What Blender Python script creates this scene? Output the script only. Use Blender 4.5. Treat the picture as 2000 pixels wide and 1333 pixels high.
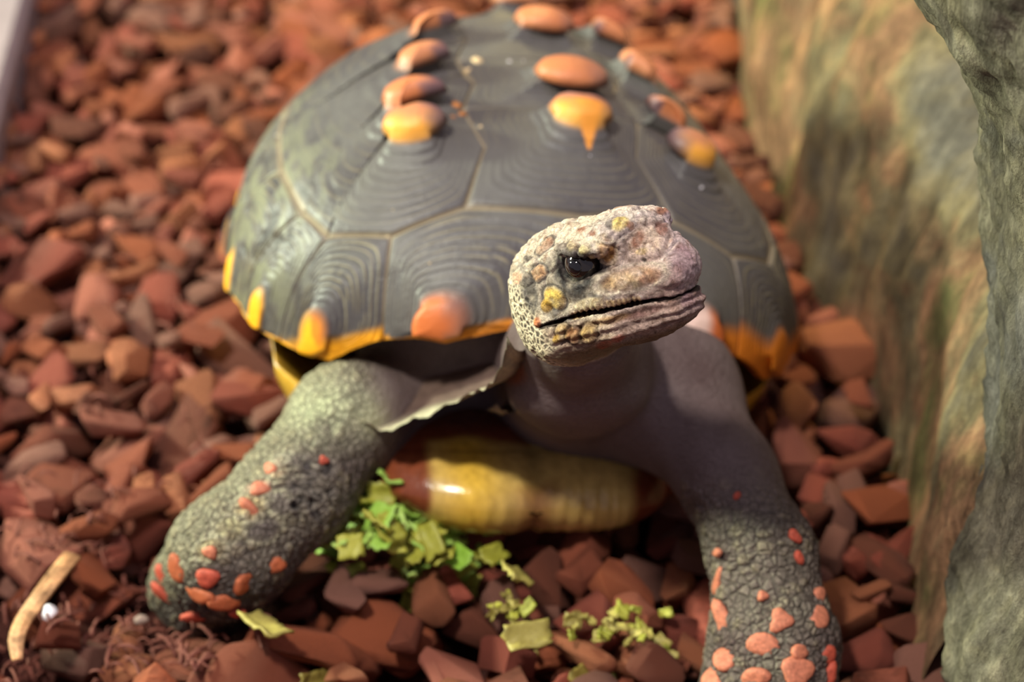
import bpy, bmesh, math, random
import numpy as np
from mathutils import Vector, Matrix
from mathutils.bvhtree import BVHTree
random.seed(7); RNG = np.random.default_rng(7)
scene = bpy.context.scene
for o in list(bpy.data.objects): bpy.data.objects.remove(o)
COL = scene.collection

# ------------------------------------------------------------------ camera
PITCH = math.radians(34.0); FPX = 60.0 / 36.0 * 2000.0
CAM = np.array([0.0, -0.6 * math.cos(PITCH), 0.105 + 0.6 * math.sin(PITCH)])
FW = np.array([0.0, math.cos(PITCH), -math.sin(PITCH)])
RT = np.array([1.0, 0.0, 0.0]); UP = np.array([0.0, math.sin(PITCH), math.cos(PITCH)])
cam_data = bpy.data.cameras.new('camera'); cam = bpy.data.objects.new('camera', cam_data); COL.objects.link(cam)
cam.location = CAM; cam.rotation_euler = (math.pi / 2 - PITCH, 0, 0)
cam_data.lens = 60.0; cam_data.sensor_width = 36.0; cam_data.clip_start = 0.01; cam_data.clip_end = 20
cam_data.dof.use_dof = True; cam_data.dof.focus_distance = 0.492; cam_data.dof.aperture_fstop = 7.1
cam_data.dof.aperture_blades = 7
scene.camera = cam
# ------------------------------------------------------------------ view, world, lights
scene.view_settings.view_transform = 'Standard'; scene.view_settings.look = 'None'
scene.view_settings.gamma = 1.0; scene.view_settings.use_curve_mapping = False
scene.view_settings.exposure = 0.35
world = bpy.data.worlds.new('enclosure_light'); scene.world = world; world.use_nodes = True
bgn = world.node_tree.nodes['Background']; bgn.inputs[0].default_value = (0.62, 0.55, 0.66, 1); bgn.inputs[1].default_value = 0.30

def area_light(name, loc, target, size, energy, color):
    d = bpy.data.lights.new(name, 'AREA'); d.shape = 'DISK'; d.size = size; d.energy = energy; d.color = color
    o = bpy.data.objects.new(name, d); COL.objects.link(o); o.location = loc
    o.rotation_euler = (Vector(target) - Vector(loc)).to_track_quat('-Z', 'Y').to_euler(); return o
area_light('side_lamp', (-0.92, 0.20, 0.50), (0.0, 0.05, 0.06), 0.14, 15.0, (0.90, 1.0, 0.74))
area_light('basking_lamp', (-0.30, -0.34, 1.02), (0.0, 0.0, 0.05), 0.09, 8.5, (1.0, 0.96, 0.84))
sp_ = bpy.data.lights.new('rear_heat_lamp', 'SPOT'); sp_.energy = 46.0; sp_.color = (1.0, 0.84, 0.36); sp_.spot_size = math.radians(50); sp_.spot_blend = 0.9; sp_.shadow_soft_size = 0.05
so_ = bpy.data.objects.new('rear_heat_lamp', sp_); COL.objects.link(so_); so_.location = (0.08, 0.78, 0.80); so_.rotation_euler = (Vector((0.12, 0.43, 0.0)) - Vector(so_.location)).to_track_quat('-Z', 'Y').to_euler()
area_light('purple_fill', (0.25, -0.1, 1.5), (0.0, 0.1, 0.0), 0.7, 3.5, (0.86, 0.80, 1.0))  # soft purple fill added overhead, no such lamp in view

# ------------------------------------------------------------------ helpers
def W(px, py, depth):                       # a point in the place at a given distance along the view axis
    return CAM + depth * (FW + RT * (px - 1000) / FPX + UP * (666.5 - py) / FPX)
def G(px, py, z=0.0):                       # a point on a level plane
    d = FW + RT * (px - 1000) / FPX + UP * (666.5 - py) / FPX
    return CAM + d * ((z - CAM[2]) / d[2])
def to_px(P):
    d = np.asarray(P) - CAM; z = d @ FW
    return 1000 + FPX * (d @ RT) / z, 666.5 - FPX * (d @ UP) / z, z
def sstep(a, b, x):
    t = np.clip((x - a) / (b - a), 0, 1); return t * t * (3 - 2 * t)
def tag(o, label=None, cat=None, group=None, kind=None):
    if label: o['label'] = label
    if cat: o['category'] = cat
    if group: o['group'] = group
    if kind: o['kind'] = kind
    return o
def empty(name, loc=(0, 0, 0)):
    o = bpy.data.objects.new(name, None); COL.objects.link(o); o.location = loc; o.empty_display_size = 0.02; return o
def mesh_obj(name, verts, faces, mat=None, parent=None, smooth=True, col=None, mask=None):
    me = bpy.data.meshes.new(name)
    verts = np.asarray(verts, dtype=np.float32)
    if isinstance(faces, np.ndarray) and faces.ndim == 2:
        n, k = faces.shape
        me.vertices.add(len(verts)); me.vertices.foreach_set('co', verts.ravel())
        me.loops.add(n * k); me.loops.foreach_set('vertex_index', faces.astype(np.int32).ravel())
        me.polygons.add(n); me.polygons.foreach_set('loop_start', np.arange(0, n * k, k, dtype=np.int32))
        me.update(calc_edges=True); me.validate()
    else:
        me.from_pydata([tuple(map(float, v)) for v in verts], [], [tuple(map(int, f)) for f in faces]); me.update()
    if smooth: me.polygons.foreach_set('use_smooth', np.ones(len(me.polygons), dtype=bool))
    for nm, arr in (('Col', col), ('Mask', mask)):
        if arr is not None:
            a = me.attributes.new(nm, 'FLOAT_COLOR', 'POINT')
            full = np.ones((len(verts), 4), dtype=np.float32); full[:, :arr.shape[1]] = arr
            a.data.foreach_set('color', full.ravel())
    if mat: me.materials.append(mat)
    o = bpy.data.objects.new(name, me); COL.objects.link(o)
    if parent: o.parent = parent
    return o
def fix_normals(o):
    bm = bmesh.new(); bm.from_mesh(o.data); bmesh.ops.recalc_face_normals(bm, faces=bm.faces); bm.to_mesh(o.data); bm.free()

def hash3(i, j, k, s=0):
    h = (i * 374761393 + j * 668265263 + k * 2147483647 + s * 144665) & 0xffffffff
    h = ((h ^ (h >> 13)) * 1274126177) & 0xffffffff
    return ((h ^ (h >> 16)) & 0xffff) / 65535.0
def vnoise(P, s=0):                         # smooth value noise, about -1..1
    P = np.asarray(P, dtype=np.float64); I = np.floor(P).astype(np.int64); f = P - I; f = f * f * (3 - 2 * f)
    r = 0
    for a in (0, 1):
        for b in (0, 1):
            for c in (0, 1):
                w = (f[:, 0] if a else 1 - f[:, 0]) * (f[:, 1] if b else 1 - f[:, 1]) * (f[:, 2] if c else 1 - f[:, 2])
                r = r + w * hash3(I[:, 0] + a, I[:, 1] + b, I[:, 2] + c, s)
    return r * 2 - 1
def fbm(P, oct=4, s=0):
    r = 0; a = 1.0; P = np.asarray(P, dtype=np.float64)
    for k in range(oct):
        r = r + a * vnoise(P * 2.03 ** k + 17.3 * k, s); a *= 0.5
    return r
def voro(P, s=0):                           # F1, F2 of a cell pattern
    P = np.asarray(P, dtype=np.float64); I = np.floor(P).astype(np.int64)
    f1 = np.full(len(P), 9.0); f2 = np.full(len(P), 9.0); cid = np.zeros(len(P))
    for a in (-1, 0, 1):
        for b in (-1, 0, 1):
            for c in (-1, 0, 1):
                i, j, k = I[:, 0] + a, I[:, 1] + b, I[:, 2] + c
                q = np.stack([i + hash3(i, j, k, s), j + hash3(i, j, k, s + 1), k + hash3(i, j, k, s + 2)], -1)
                d = np.linalg.norm(q - P, axis=1); nearer = d < f1
                f2 = np.where(nearer, f1, np.minimum(f2, d)); cid = np.where(nearer, hash3(i, j, k, s + 5), cid); f1 = np.minimum(f1, d)
    return f1, f2, cid

# ------------------------------------------------------------------ materials
def srgb(r, g, b):
    f = lambda c: c / 12.92 if c <= 0.04045 else ((c + 0.055) / 1.055) ** 2.4
    return (f(r / 255), f(g / 255), f(b / 255))
class NT:
    def __init__(s, name, rough=0.6, spec=0.4):
        s.m = bpy.data.materials.new(name); s.m.use_nodes = True; s.t = s.m.node_tree; s.n = s.t.nodes
        s.b = s.n['Principled BSDF']; s.b.inputs['Roughness'].default_value = rough
        s.b.inputs['Specular IOR Level'].default_value = spec
    def new(s, kind, **kw):
        n = s.n.new(kind)
        for k, v in kw.items():
            if k in n.inputs: n.inputs[k].default_value = v
            else: setattr(n, k, v)
        return n
    def link(s, a, b): s.t.links.new(a, b)
    def coords(s, scale=(1, 1, 1), kind='Object'):
        tc = s.new('ShaderNodeTexCoord'); mp = s.new('ShaderNodeMapping'); mp.inputs['Scale'].default_value = scale
        s.link(tc.outputs[kind], mp.inputs['Vector']); return mp.outputs['Vector']
    def noise(s, vec, scale, detail=5, rough=0.6, dist=0.0):
        n = s.new('ShaderNodeTexNoise', Scale=scale, Detail=detail, Roughness=rough, Distortion=dist); s.link(vec, n.inputs['Vector']); return n.outputs['Fac']
    def voronoi(s, vec, scale, feature='DISTANCE_TO_EDGE'):
        n = s.new('ShaderNodeTexVoronoi', feature=feature, Scale=scale); s.link(vec, n.inputs['Vector']); return n.outputs['Distance']
    def ramp(s, fac, stops):
        r = s.new('ShaderNodeValToRGB'); e = r.color_ramp.elements
        while len(e) < len(stops): e.new(0.5)
        for i, (p, c) in enumerate(stops): e[i].position = p; e[i].color = (*c, 1) if len(c) == 3 else c
        s.link(fac, r.inputs['Fac']); return r.outputs['Color']
    def mix(s, fac, a, b, blend='MIX'):
        n = s.new('ShaderNodeMix', data_type='RGBA', blend_type=blend)
        for v, i in ((fac, 0), (a, 6), (b, 7)):
            if hasattr(v, 'is_linked'): s.link(v, n.inputs[i])
            else: n.inputs[i].default_value = v if not isinstance(v, tuple) else (*v, 1)[:4]
        return n.outputs[2]
    def math(s, op, a, b=0.0, c=None):
        n = s.new('ShaderNodeMath', operation=op)
        for v, i in ((a, 0), (b, 1), (c, 2)):
            if v is None: continue
            if hasattr(v, 'is_linked'): s.link(v, n.inputs[i])
            else: n.inputs[i].default_value = v
        return n.outputs[0]
    def attr(s, name):
        n = s.new('ShaderNodeAttribute', attribute_name=name); return n.outputs['Color']
    def bump(s, h, strength=0.5, dist=0.001, base=None):
        n = s.new('ShaderNodeBump', Strength=strength, Distance=dist); s.link(h, n.inputs['Height'])
        if base is not None: s.link(base, n.inputs['Normal'])
        return n.outputs['Normal']
    def done(s, color=None, normal=None, rough=None):
        if color is not None:
            if hasattr(color, 'is_linked'): s.link(color, s.b.inputs['Base Color'])
            else: s.b.inputs['Base Color'].default_value = (*color, 1)
        if normal is not None: s.link(normal, s.b.inputs['Normal'])
        if rough is not None: s.link(rough, s.b.inputs['Roughness'])
        return s.m

def mat_scute():
    t = NT('shell_horn', 0.36, 0.45); v = t.coords(); c = t.attr('Col')
    n = t.noise(v, 90, 6, 0.65); n2 = t.noise(v, 600, 4, 0.6)
    f = t.math('MULTIPLY_ADD', n, 0.9, 0.55)
    c2 = t.mix(1.0, c, t.ramp(f, [(0.0, (0.55, 0.53, 0.52)), (1.0, (1.35, 1.3, 1.25))]), 'MULTIPLY')
    nb = t.bump(n2, 0.25, 0.0006); nb = t.bump(n, 0.35, 0.002, nb)
    return t.done(c2, nb, t.math('MULTIPLY_ADD', n, 0.35, 0.27))
def mat_plastron():
    t = NT('plastron_horn', 0.22, 0.55); t.b.inputs['Coat Weight'].default_value = 0.25; t.b.inputs['Coat Roughness'].default_value = 0.12
    v = t.coords((1, 1, 0.2)); c = t.attr('Col'); n = t.noise(v, 260, 5, 0.6)
    c2 = t.mix(1.0, c, t.ramp(n, [(0.25, (0.72, 0.66, 0.6)), (0.75, (1.2, 1.15, 1.1))]), 'MULTIPLY')
    return t.done(c2, t.bump(n, 0.3, 0.001))
def mat_skin():
    t = NT('tortoise_skin', 0.62, 0.35); v = t.coords(); c = t.attr('Col'); m = t.attr('Mask')
    sp = t.new('ShaderNodeSeparateColor'); t.link(m, sp.inputs['Color']); net, gloss, leg = sp.outputs[0], sp.outputs[1], sp.outputs[2]
    n = t.noise(v, 900, 6, 0.65); n2 = t.noise(v, 220, 5, 0.6, 0.6)
    vf = t.voronoi(v, 560); vl = t.voronoi(v, 330)
    lines = t.ramp(vf, [(0.0, (1, 1, 1)), (0.10, (0.75, 0.75, 0.75)), (0.30, (0, 0, 0))])
    c = t.mix(1.0, c, t.ramp(n, [(0.2, (0.62, 0.58, 0.56)), (0.8, (1.3, 1.28, 1.24))]), 'MULTIPLY')
    cellc = t.mix(1.0, c, (0.16, 0.15, 0.15), 'MULTIPLY'); netc = t.mix(lines, cellc, t.mix(1.0, c, (1.5, 1.48, 1.42), 'MULTIPLY'))
    hn = t.noise(v, 330, 9, 0.72, 1.2); hv = t.noise(v, 1500, 5, 0.7)
    am = t.new('ShaderNodeAttribute', attribute_name='Mask').outputs['Alpha']
    ch = t.mix(1.0, c, t.ramp(hn, [(0.29, (0.30, 0.20, 0.15)), (0.38, (0.80, 0.70, 0.62)), (0.46, (1.15, 1.13, 1.11)), (0.60, (1.55, 1.55, 1.55))]), 'MULTIPLY')
    ch = t.mix(1.0, ch, t.ramp(hv, [(0.35, (0.68, 0.64, 0.62)), (0.65, (1.22, 1.2, 1.18))]), 'MULTIPLY'); c = t.mix(am, c, ch)
    c = t.mix(net, c, netc)
    legl = t.ramp(vl, [(0.0, (0.55, 0.55, 0.55)), (0.16, (1.25, 1.25, 1.22)), (0.34, (0.85, 0.85, 0.85))])
    c = t.mix(leg, c, t.mix(1.0, c, legl, 'MULTIPLY'))
    nb = t.bump(n, 0.55, 0.0008); nb = t.bump(n2, 0.3, 0.0015, nb)
    nb = t.bump(t.math('MULTIPLY', t.math('MINIMUM', vl, 0.25), leg), 0.9, 0.004, nb)
    nb = t.bump(t.math('MULTIPLY', t.math('MINIMUM', vf, 0.3), t.math('MULTIPLY', net, -1.0)), 0.7, 0.002, nb)
    nb = t.bump(t.math('MULTIPLY', hn, am), 0.9, 0.0022, nb); nb = t.bump(t.math('MULTIPLY', hv, am), 0.6, 0.0006, nb)
    wr = t.noise(t.coords((1, 1, 2.5)), 170, 4, 0.55, 1.5); nb = t.bump(t.math('MULTIPLY', wr, t.math('SUBTRACT', 1.0, am)), 0.45, 0.003, nb)
    r = t.math('MULTIPLY_ADD', gloss, -0.5, 0.66)
    return t.done(c, nb, r)
def mat_plain(name, col, rough=0.5, spec=0.5, var=0.2, scale=200, bumpd=0.001, coat=0.0):
    t = NT(name, rough, spec); v = t.coords(); n = t.noise(v, scale, 5)
    t.b.inputs['Coat Weight'].default_value = coat; t.b.inputs['Coat Roughness'].default_value = 0.03
    c = t.ramp(n, [(0.25, tuple(x * (1 - var) for x in col)), (0.75, tuple(min(1, x * (1 + var)) for x in col))])
    return t.done(c, t.bump(n, 0.4, bumpd))
def mat_chip():
    t = NT('bark_chip_wood', 0.72, 0.3); oi = t.new('ShaderNodeObjectInfo'); rnd = oi.outputs['Random']
    tc = t.new('ShaderNodeTexCoord'); va = t.new('ShaderNodeVectorMath', operation='ADD'); t.link(tc.outputs['Object'], va.inputs[0])
    cm = t.new('ShaderNodeCombineXYZ'); t.link(t.math('MULTIPLY', rnd, 3.0), cm.inputs[0]); t.link(t.math('MULTIPLY', rnd, 7.0), cm.inputs[1]); t.link(cm.outputs[0], va.inputs[1])
    mp = t.new('ShaderNodeMapping'); mp.inputs['Scale'].default_value = (0.35, 1.3, 1.3); t.link(va.outputs[0], mp.inputs['Vector'])
    n = t.noise(mp.outputs[0], 420, 6, 0.65); n2 = t.noise(va.outputs[0], 90, 3)
    at = t.attr('Col'); base = t.mix(1.0, oi.outputs['Color'], at, 'MULTIPLY')
    c = t.mix(1.0, base, t.ramp(n, [(0.25, (0.62, 0.58, 0.55)), (0.75, (1.28, 1.24, 1.2))]), 'MULTIPLY')
    c = t.mix(1.0, c, t.ramp(n2, [(0.3, (0.8, 0.74, 0.7)), (0.7, (1.15, 1.12, 1.1))]), 'MULTIPLY')
    return t.done(c, t.bump(n, 0.6, 0.0016))
CHIP_COLS = [('dark brown', srgb(97, 54, 41)), ('red-brown', srgb(122, 66, 49)), ('dull red', srgb(129, 66, 54)), ('pinkish brown', srgb(144, 86, 72)), ('tan brown', srgb(138, 84, 59)), ('rusty', srgb(131, 70, 45)), ('grey-brown', srgb(120, 82, 72))]
def mat_rock(name, cols, scale, stretch=(1, 1, 0.4), bd=0.004):
    t = NT(name, 0.8, 0.25); v = t.coords(stretch); v1 = t.coords()
    n = t.noise(v, scale, 8, 0.68, 0.4); n2 = t.noise(v1, scale * 0.22, 4, 0.6, 0.3); n3 = t.noise(v, scale * 6, 6, 0.7)
    a = t.ramp(n2, [(0.34, cols[0]), (0.47, cols[1]), (0.56, cols[2]), (0.68, cols[3])])
    c = t.mix(1.0, a, t.ramp(n, [(0.30, (0.34, 0.32, 0.31)), (0.5, (0.92, 0.92, 0.90)), (0.68, (1.7, 1.68, 1.6))]), 'MULTIPLY')
    c = t.mix(1.0, c, t.ramp(n3, [(0.3, (0.6, 0.58, 0.56)), (0.7, (1.35, 1.35, 1.3))]), 'MULTIPLY')
    nb = t.bump(n3, 0.6, bd * 0.35); nb = t.bump(n, 0.8, bd, nb)
    return t.done(c, nb)
def mat_leaf(name, a, b):
    t = NT(name, 0.5, 0.4); v = t.coords(); oi = t.new('ShaderNodeObjectInfo')
    n = t.noise(v, 300, 4); c = t.mix(t.math('MULTIPLY_ADD', n, 0.8, t.math('MULTIPLY_ADD', oi.outputs['Random'], 0.9, -0.35)), a, b)
    t.b.inputs['Subsurface Weight'].default_value = 0.15; t.b.inputs['Subsurface Radius'].default_value = (0.003, 0.004, 0.001)
    return t.done(c, t.bump(n, 0.4, 0.001))
M_SCUTE, M_PLAS, M_SKIN, M_CHIP = mat_scute(), mat_plastron(), mat_skin(), mat_chip()
M_SOIL = mat_plain('dark_bark_soil', srgb(66, 34, 28), 0.9, 0.2, 0.5, 260, 0.004)
M_EYE = mat_plain('eye_dark_brown', (0.012, 0.008, 0.006), 0.06, 0.6, 0.3, 150, 0.0, 1.0)
M_PUPIL = mat_plain('eye_pupil', (0.003, 0.003, 0.004), 0.05, 0.6, 0.1, 150, 0.0, 1.0)

# ------------------------------------------------------------------ the ground
def grid_mesh(nx, ny, fn):
    s, t = np.meshgrid(np.linspace(0, 1, nx), np.linspace(0, 1, ny), indexing='ij'); P = fn(s.ravel(), t.ravel())
    i = np.arange(nx * ny).reshape(nx, ny)
    F = np.stack([i[:-1, :-1], i[1:, :-1], i[1:, 1:], i[:-1, 1:]], -1).reshape(-1, 4); return P, F
def floor_fn(s, t):
    x = -1.2 + 2.4 * s; y = -0.8 + 2.6 * t
    P = np.stack([x, y, 0 * x], -1); P[:, 2] = -0.010 + 0.003 * fbm(P * 30, 3); return P
P, F = grid_mesh(220, 240, floor_fn)
tag(mesh_obj('floor', P, F, M_SOIL), kind='structure')

# ------------------------------------------------------------------ rocks
def spline(pts, n):
    pts = np.asarray(pts, float); m = len(pts); u = np.linspace(0, m - 1, n); i = np.clip(u.astype(int), 0, m - 2); f = (u - i)[:, None]
    g = lambda k: pts[np.clip(k, 0, m - 1)]
    p0, p1, p2, p3 = g(i - 1), g(i), g(i + 1), g(i + 2)
    return 0.5 * (2 * p1 + (p2 - p0) * f + (2 * p0 - 5 * p1 + 4 * p2 - p3) * f ** 2 + (3 * p1 - p0 - 3 * p2 + p3) * f ** 3)
def loft(loops, closed=True):
    L = np.stack(loops); n, m = L.shape[:2]; V = L.reshape(-1, 3); i = np.arange(n * m).reshape(n, m)
    j = np.roll(i, -1, 1) if closed else i[:, 1:]; a = i if closed else i[:, :-1]
    F = np.stack([a[:-1], j[:-1], j[1:], a[1:]], -1).reshape(-1, 4); return V, F
def vert_normals(V, F):
    N = np.zeros_like(V); a = V[F[:, 0]]; n = np.cross(V[F[:, 2]] - a, V[F[:, 3]] - V[F[:, 1]])
    for k in range(F.shape[1]): np.add.at(N, F[:, k], n)
    return N / (np.linalg.norm(N, axis=1, keepdims=True) + 1e-12)
def capped(V, F, m, n):                     # close both ends of a loft with fans of quads degenerate to centre points
    c0 = V[:m].mean(0); c1 = V[(n - 1) * m:].mean(0); k = len(V); V = np.vstack([V, c0, c1]); fs = [tuple(f) for f in F]
    for a in range(m):
        b = (a + 1) % m; fs.append((b, a, k)); fs.append(((n - 1) * m + a, (n - 1) * m + b, k + 1))
    return V, fs

M_ROCK_A = mat_rock('mossy_brown_stone', [srgb(98, 93, 86), srgb(116, 104, 78), srgb(144, 108, 82), srgb(102, 98, 62)], 55, (1.0, 1.0, 0.45))
M_ROCK_B = mat_rock('lichen_grey_stone', [srgb(100, 97, 93), srgb(116, 110, 92), srgb(132, 126, 110), srgb(108, 98, 68)], 75, (1.3, 1.3, 0.4), 0.006)
base = [(1405, -160), (1415, -20), (1435, 160), (1452, 300), (1505, 375), (1545, 520), (1610, 640), (1690, 790), (1725, 930), (1780, 1090), (1795, 1240), (1815, 1330), (1850, 1390)]
bp = spline([G(*b, 0.004) for b in base], 190)
loops = []
for i, p in enumerate(bp):
    k = i / 189.0; nrm = 0.17 + 0.05 * math.sin(k * 7)
    q = [p + np.array([-0.004, 0, -0.02]), p + np.array([-0.002, 0.0, 0.03]), p + np.array([0.006, 0.003, 0.09]), p + np.array([0.030, 0.008, 0.145]), p + np.array([0.085, 0.02, 0.21 + 0.02 * math.sin(9 * k)]), p + np.array([0.25, 0.05, 0.24]), p + np.array([0.30, 0.05, -0.02])]
    loops.append(spline(q, 90))
V, F = loft(loops, closed=False); N = vert_normals(V, F)
d = 0.012 * fbm(V * np.array([9, 9, 5.0]), 4, 3) + 0.004 * fbm(V * np.array([45, 45, 20.0]), 3, 4)
V = V + N * d[:, None]
rockA = mesh_obj('rock', V, F, M_ROCK_A); fix_normals(rockA)
tag(rockA, 'leaning brown and moss-green rock slab beside the tortoise shell', 'rock')
sil = [(1700, -420, .47), (1735, -200, .485), (1785, 0, .50), (1858, 130, .51), (1908, 255, .515), (1926, 400, .525), (1916, 560, .535), (1906, 760, .55), (1886, 950, .555), (1848, 1100, .558), (1832, 1220, .558), (1826, 1340, .558), (1822, 1420, .556), (1825, 1520, .552), (1830, 1680, .548), (1835, 1900, .54)]
sp = spline([W(*s) for s in sil], 200); loops = []
for i, p in enumerate(sp):
    k = i / 199; a = np.linspace(0, 2 * np.pi, 160, endpoint=False); rx, ry = 0.075 + 0.02 * k, 0.060
    e = 0.75; cx = np.sign(np.cos(a)) * np.abs(np.cos(a)) ** e; sy = np.sign(np.sin(a)) * np.abs(np.sin(a)) ** e
    view = math.atan2(p[1] - CAM[1], p[0] - CAM[0])
    vx, vy = math.cos(view), math.sin(view); hs_ = math.sqrt((rx * vy) ** 2 + (ry * vx) ** 2) * 0.95 + 0.0065
    c = p + np.array([vy, -vx, 0]) * hs_ + np.array([vx, vy, 0]) * 0.012
    loops.append(np.stack([c[0] + rx * cx, c[1] + ry * sy, np.full(160, c[2])], -1))
V, F = loft(loops); N = vert_normals(V, F)
d = 0.006 * fbm(V * np.array([14, 14, 6.0]), 4, 8) + 0.0022 * fbm(V * np.array([120, 120, 30.0]), 3, 9) + 0.0012 * fbm(V * 260, 2, 10)
V = V + N * d[:, None]; V, fs = capped(V, F, 160, 200)
rockB = mesh_obj('rock', V, fs, M_ROCK_B); fix_normals(rockB)
tag(rockB, 'tall grey lichen-speckled rock in the right foreground', 'rock')

# pale timber kerb at the far left corner
k0, k1 = G(14, 140, 0.045), G(52, -5, 0.045); dr = (k1 - k0) / np.linalg.norm(k1 - k0); sd = np.array([-dr[1], dr[0], 0])
pr = [(0, -.06), (0, -.006), (.004, 0.0), (.05, .0), (.055, -.005), (.055, -.06)]
loops = [np.array([k0 + dr * s + sd * a + np.array([0, 0, b]) for a, b in pr]) for s in np.linspace(-0.45, 0.5, 12)]
V, F = loft(loops); V, fs = capped(V, F, 6, 12)
M_TRIM = mat_plain('weathered_grey_timber', srgb(158, 140, 142), 0.7, 0.3, 0.15, 60, 0.001)
tr = mesh_obj('trim_1', V, fs, M_TRIM, smooth=False); fix_normals(tr); tag(tr, kind='structure')

# ------------------------------------------------------------------ the tortoise: shell frame
tortoise = empty('tortoise', (0.0, 0.05, 0.0))
tag(tortoise, 'tortoise with dark orange-spotted shell raising its pale scaly head', 'tortoise')
INV_T = Matrix.Translation((0.0, -0.05, 0.0))
def own(o):                                  # child of the tortoise, geometry kept in place coordinates
    o.parent = tortoise; o.matrix_parent_inverse = INV_T; return o
YAW, TILT, ROLL = 0.177, -0.131, 0.161
def rotm(y, t, r):
    cy, sy, ct, st, cr, sr = math.cos(y), math.sin(y), math.cos(t), math.sin(t), math.cos(r), math.sin(r)
    return np.array([[cy, -sy, 0], [sy, cy, 0], [0, 0, 1]]) @ np.array([[1, 0, 0], [0, ct, -st], [0, st, ct]]) @ np.array([[cr, 0, sr], [0, 1, 0], [-sr, 0, cr]])
SR = rotm(YAW, TILT, ROLL); SP = np.array([-0.003, 0.133, 0.058])
SW, SLF, SLR, SH, SEX, SQ, STAP = 0.116, 0.129, 0.127, 0.088, 2.307, 0.72, -0.162
def dome(u, v):
    al = np.hypot(u, v) + 1e-9; c, s = u / al, v / al
    r = 1 / (np.abs(c) ** SEX + np.abs(s) ** SEX) ** (1 / SEX); r = 1 + (r - 1) * np.clip(al, 0, 1) ** 2
    a = al * math.pi / 2; rad = np.sin(np.clip(a, 0, math.pi / 2)) * r
    z = SH * np.sign(np.cos(a)) * np.abs(np.cos(a)) ** SQ
    z = np.where(a > math.pi / 2, -SH * 0.42 * (a - math.pi / 2), z)
    z = z + 0.010 * np.exp(-((v - 0.30) / 0.28) ** 2 - (u / 0.5) ** 2)
    c = np.where(c > 0, c * (1 - 0.15 * np.exp(-((v + .12) / .38) ** 2) * sstep(.2, .8, rad)), c)
    return np.stack([SW * rad * c * (1 + STAP * rad * s), np.where(s < 0, SLF, SLR) * rad * s, z], -1)
def dome_n(u, v):
    e = 2e-3; a = dome(u + e, v) - dome(u - e, v); b = dome(u, v + e) - dome(u, v - e); n = np.cross(a, b)
    return n / (np.linalg.norm(n, axis=-1, keepdims=True) + 1e-12)
def to_world(P): return P @ SR.T + SP
_RO = np.array([0, 11, 17.5, 20.5, 24, 30, 37, 43, 57, 80, 110, 150, 180]); _RA = np.array([.878, .888, .925, .938, .932, .955, 1.0, 1.02, 1.05, 1.04, 1.03, 1.03, 1.03])
def rim_alpha(phi):                          # phi measured from the front, either side
    return np.interp(np.abs(phi), _RO, _RA)
def rim_uv(phi):                             # phi degrees from the front, negative on the photo's left
    a = float(rim_alpha(phi)); t = math.radians(phi); return (a * math.sin(t), -a * math.cos(t))

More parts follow.
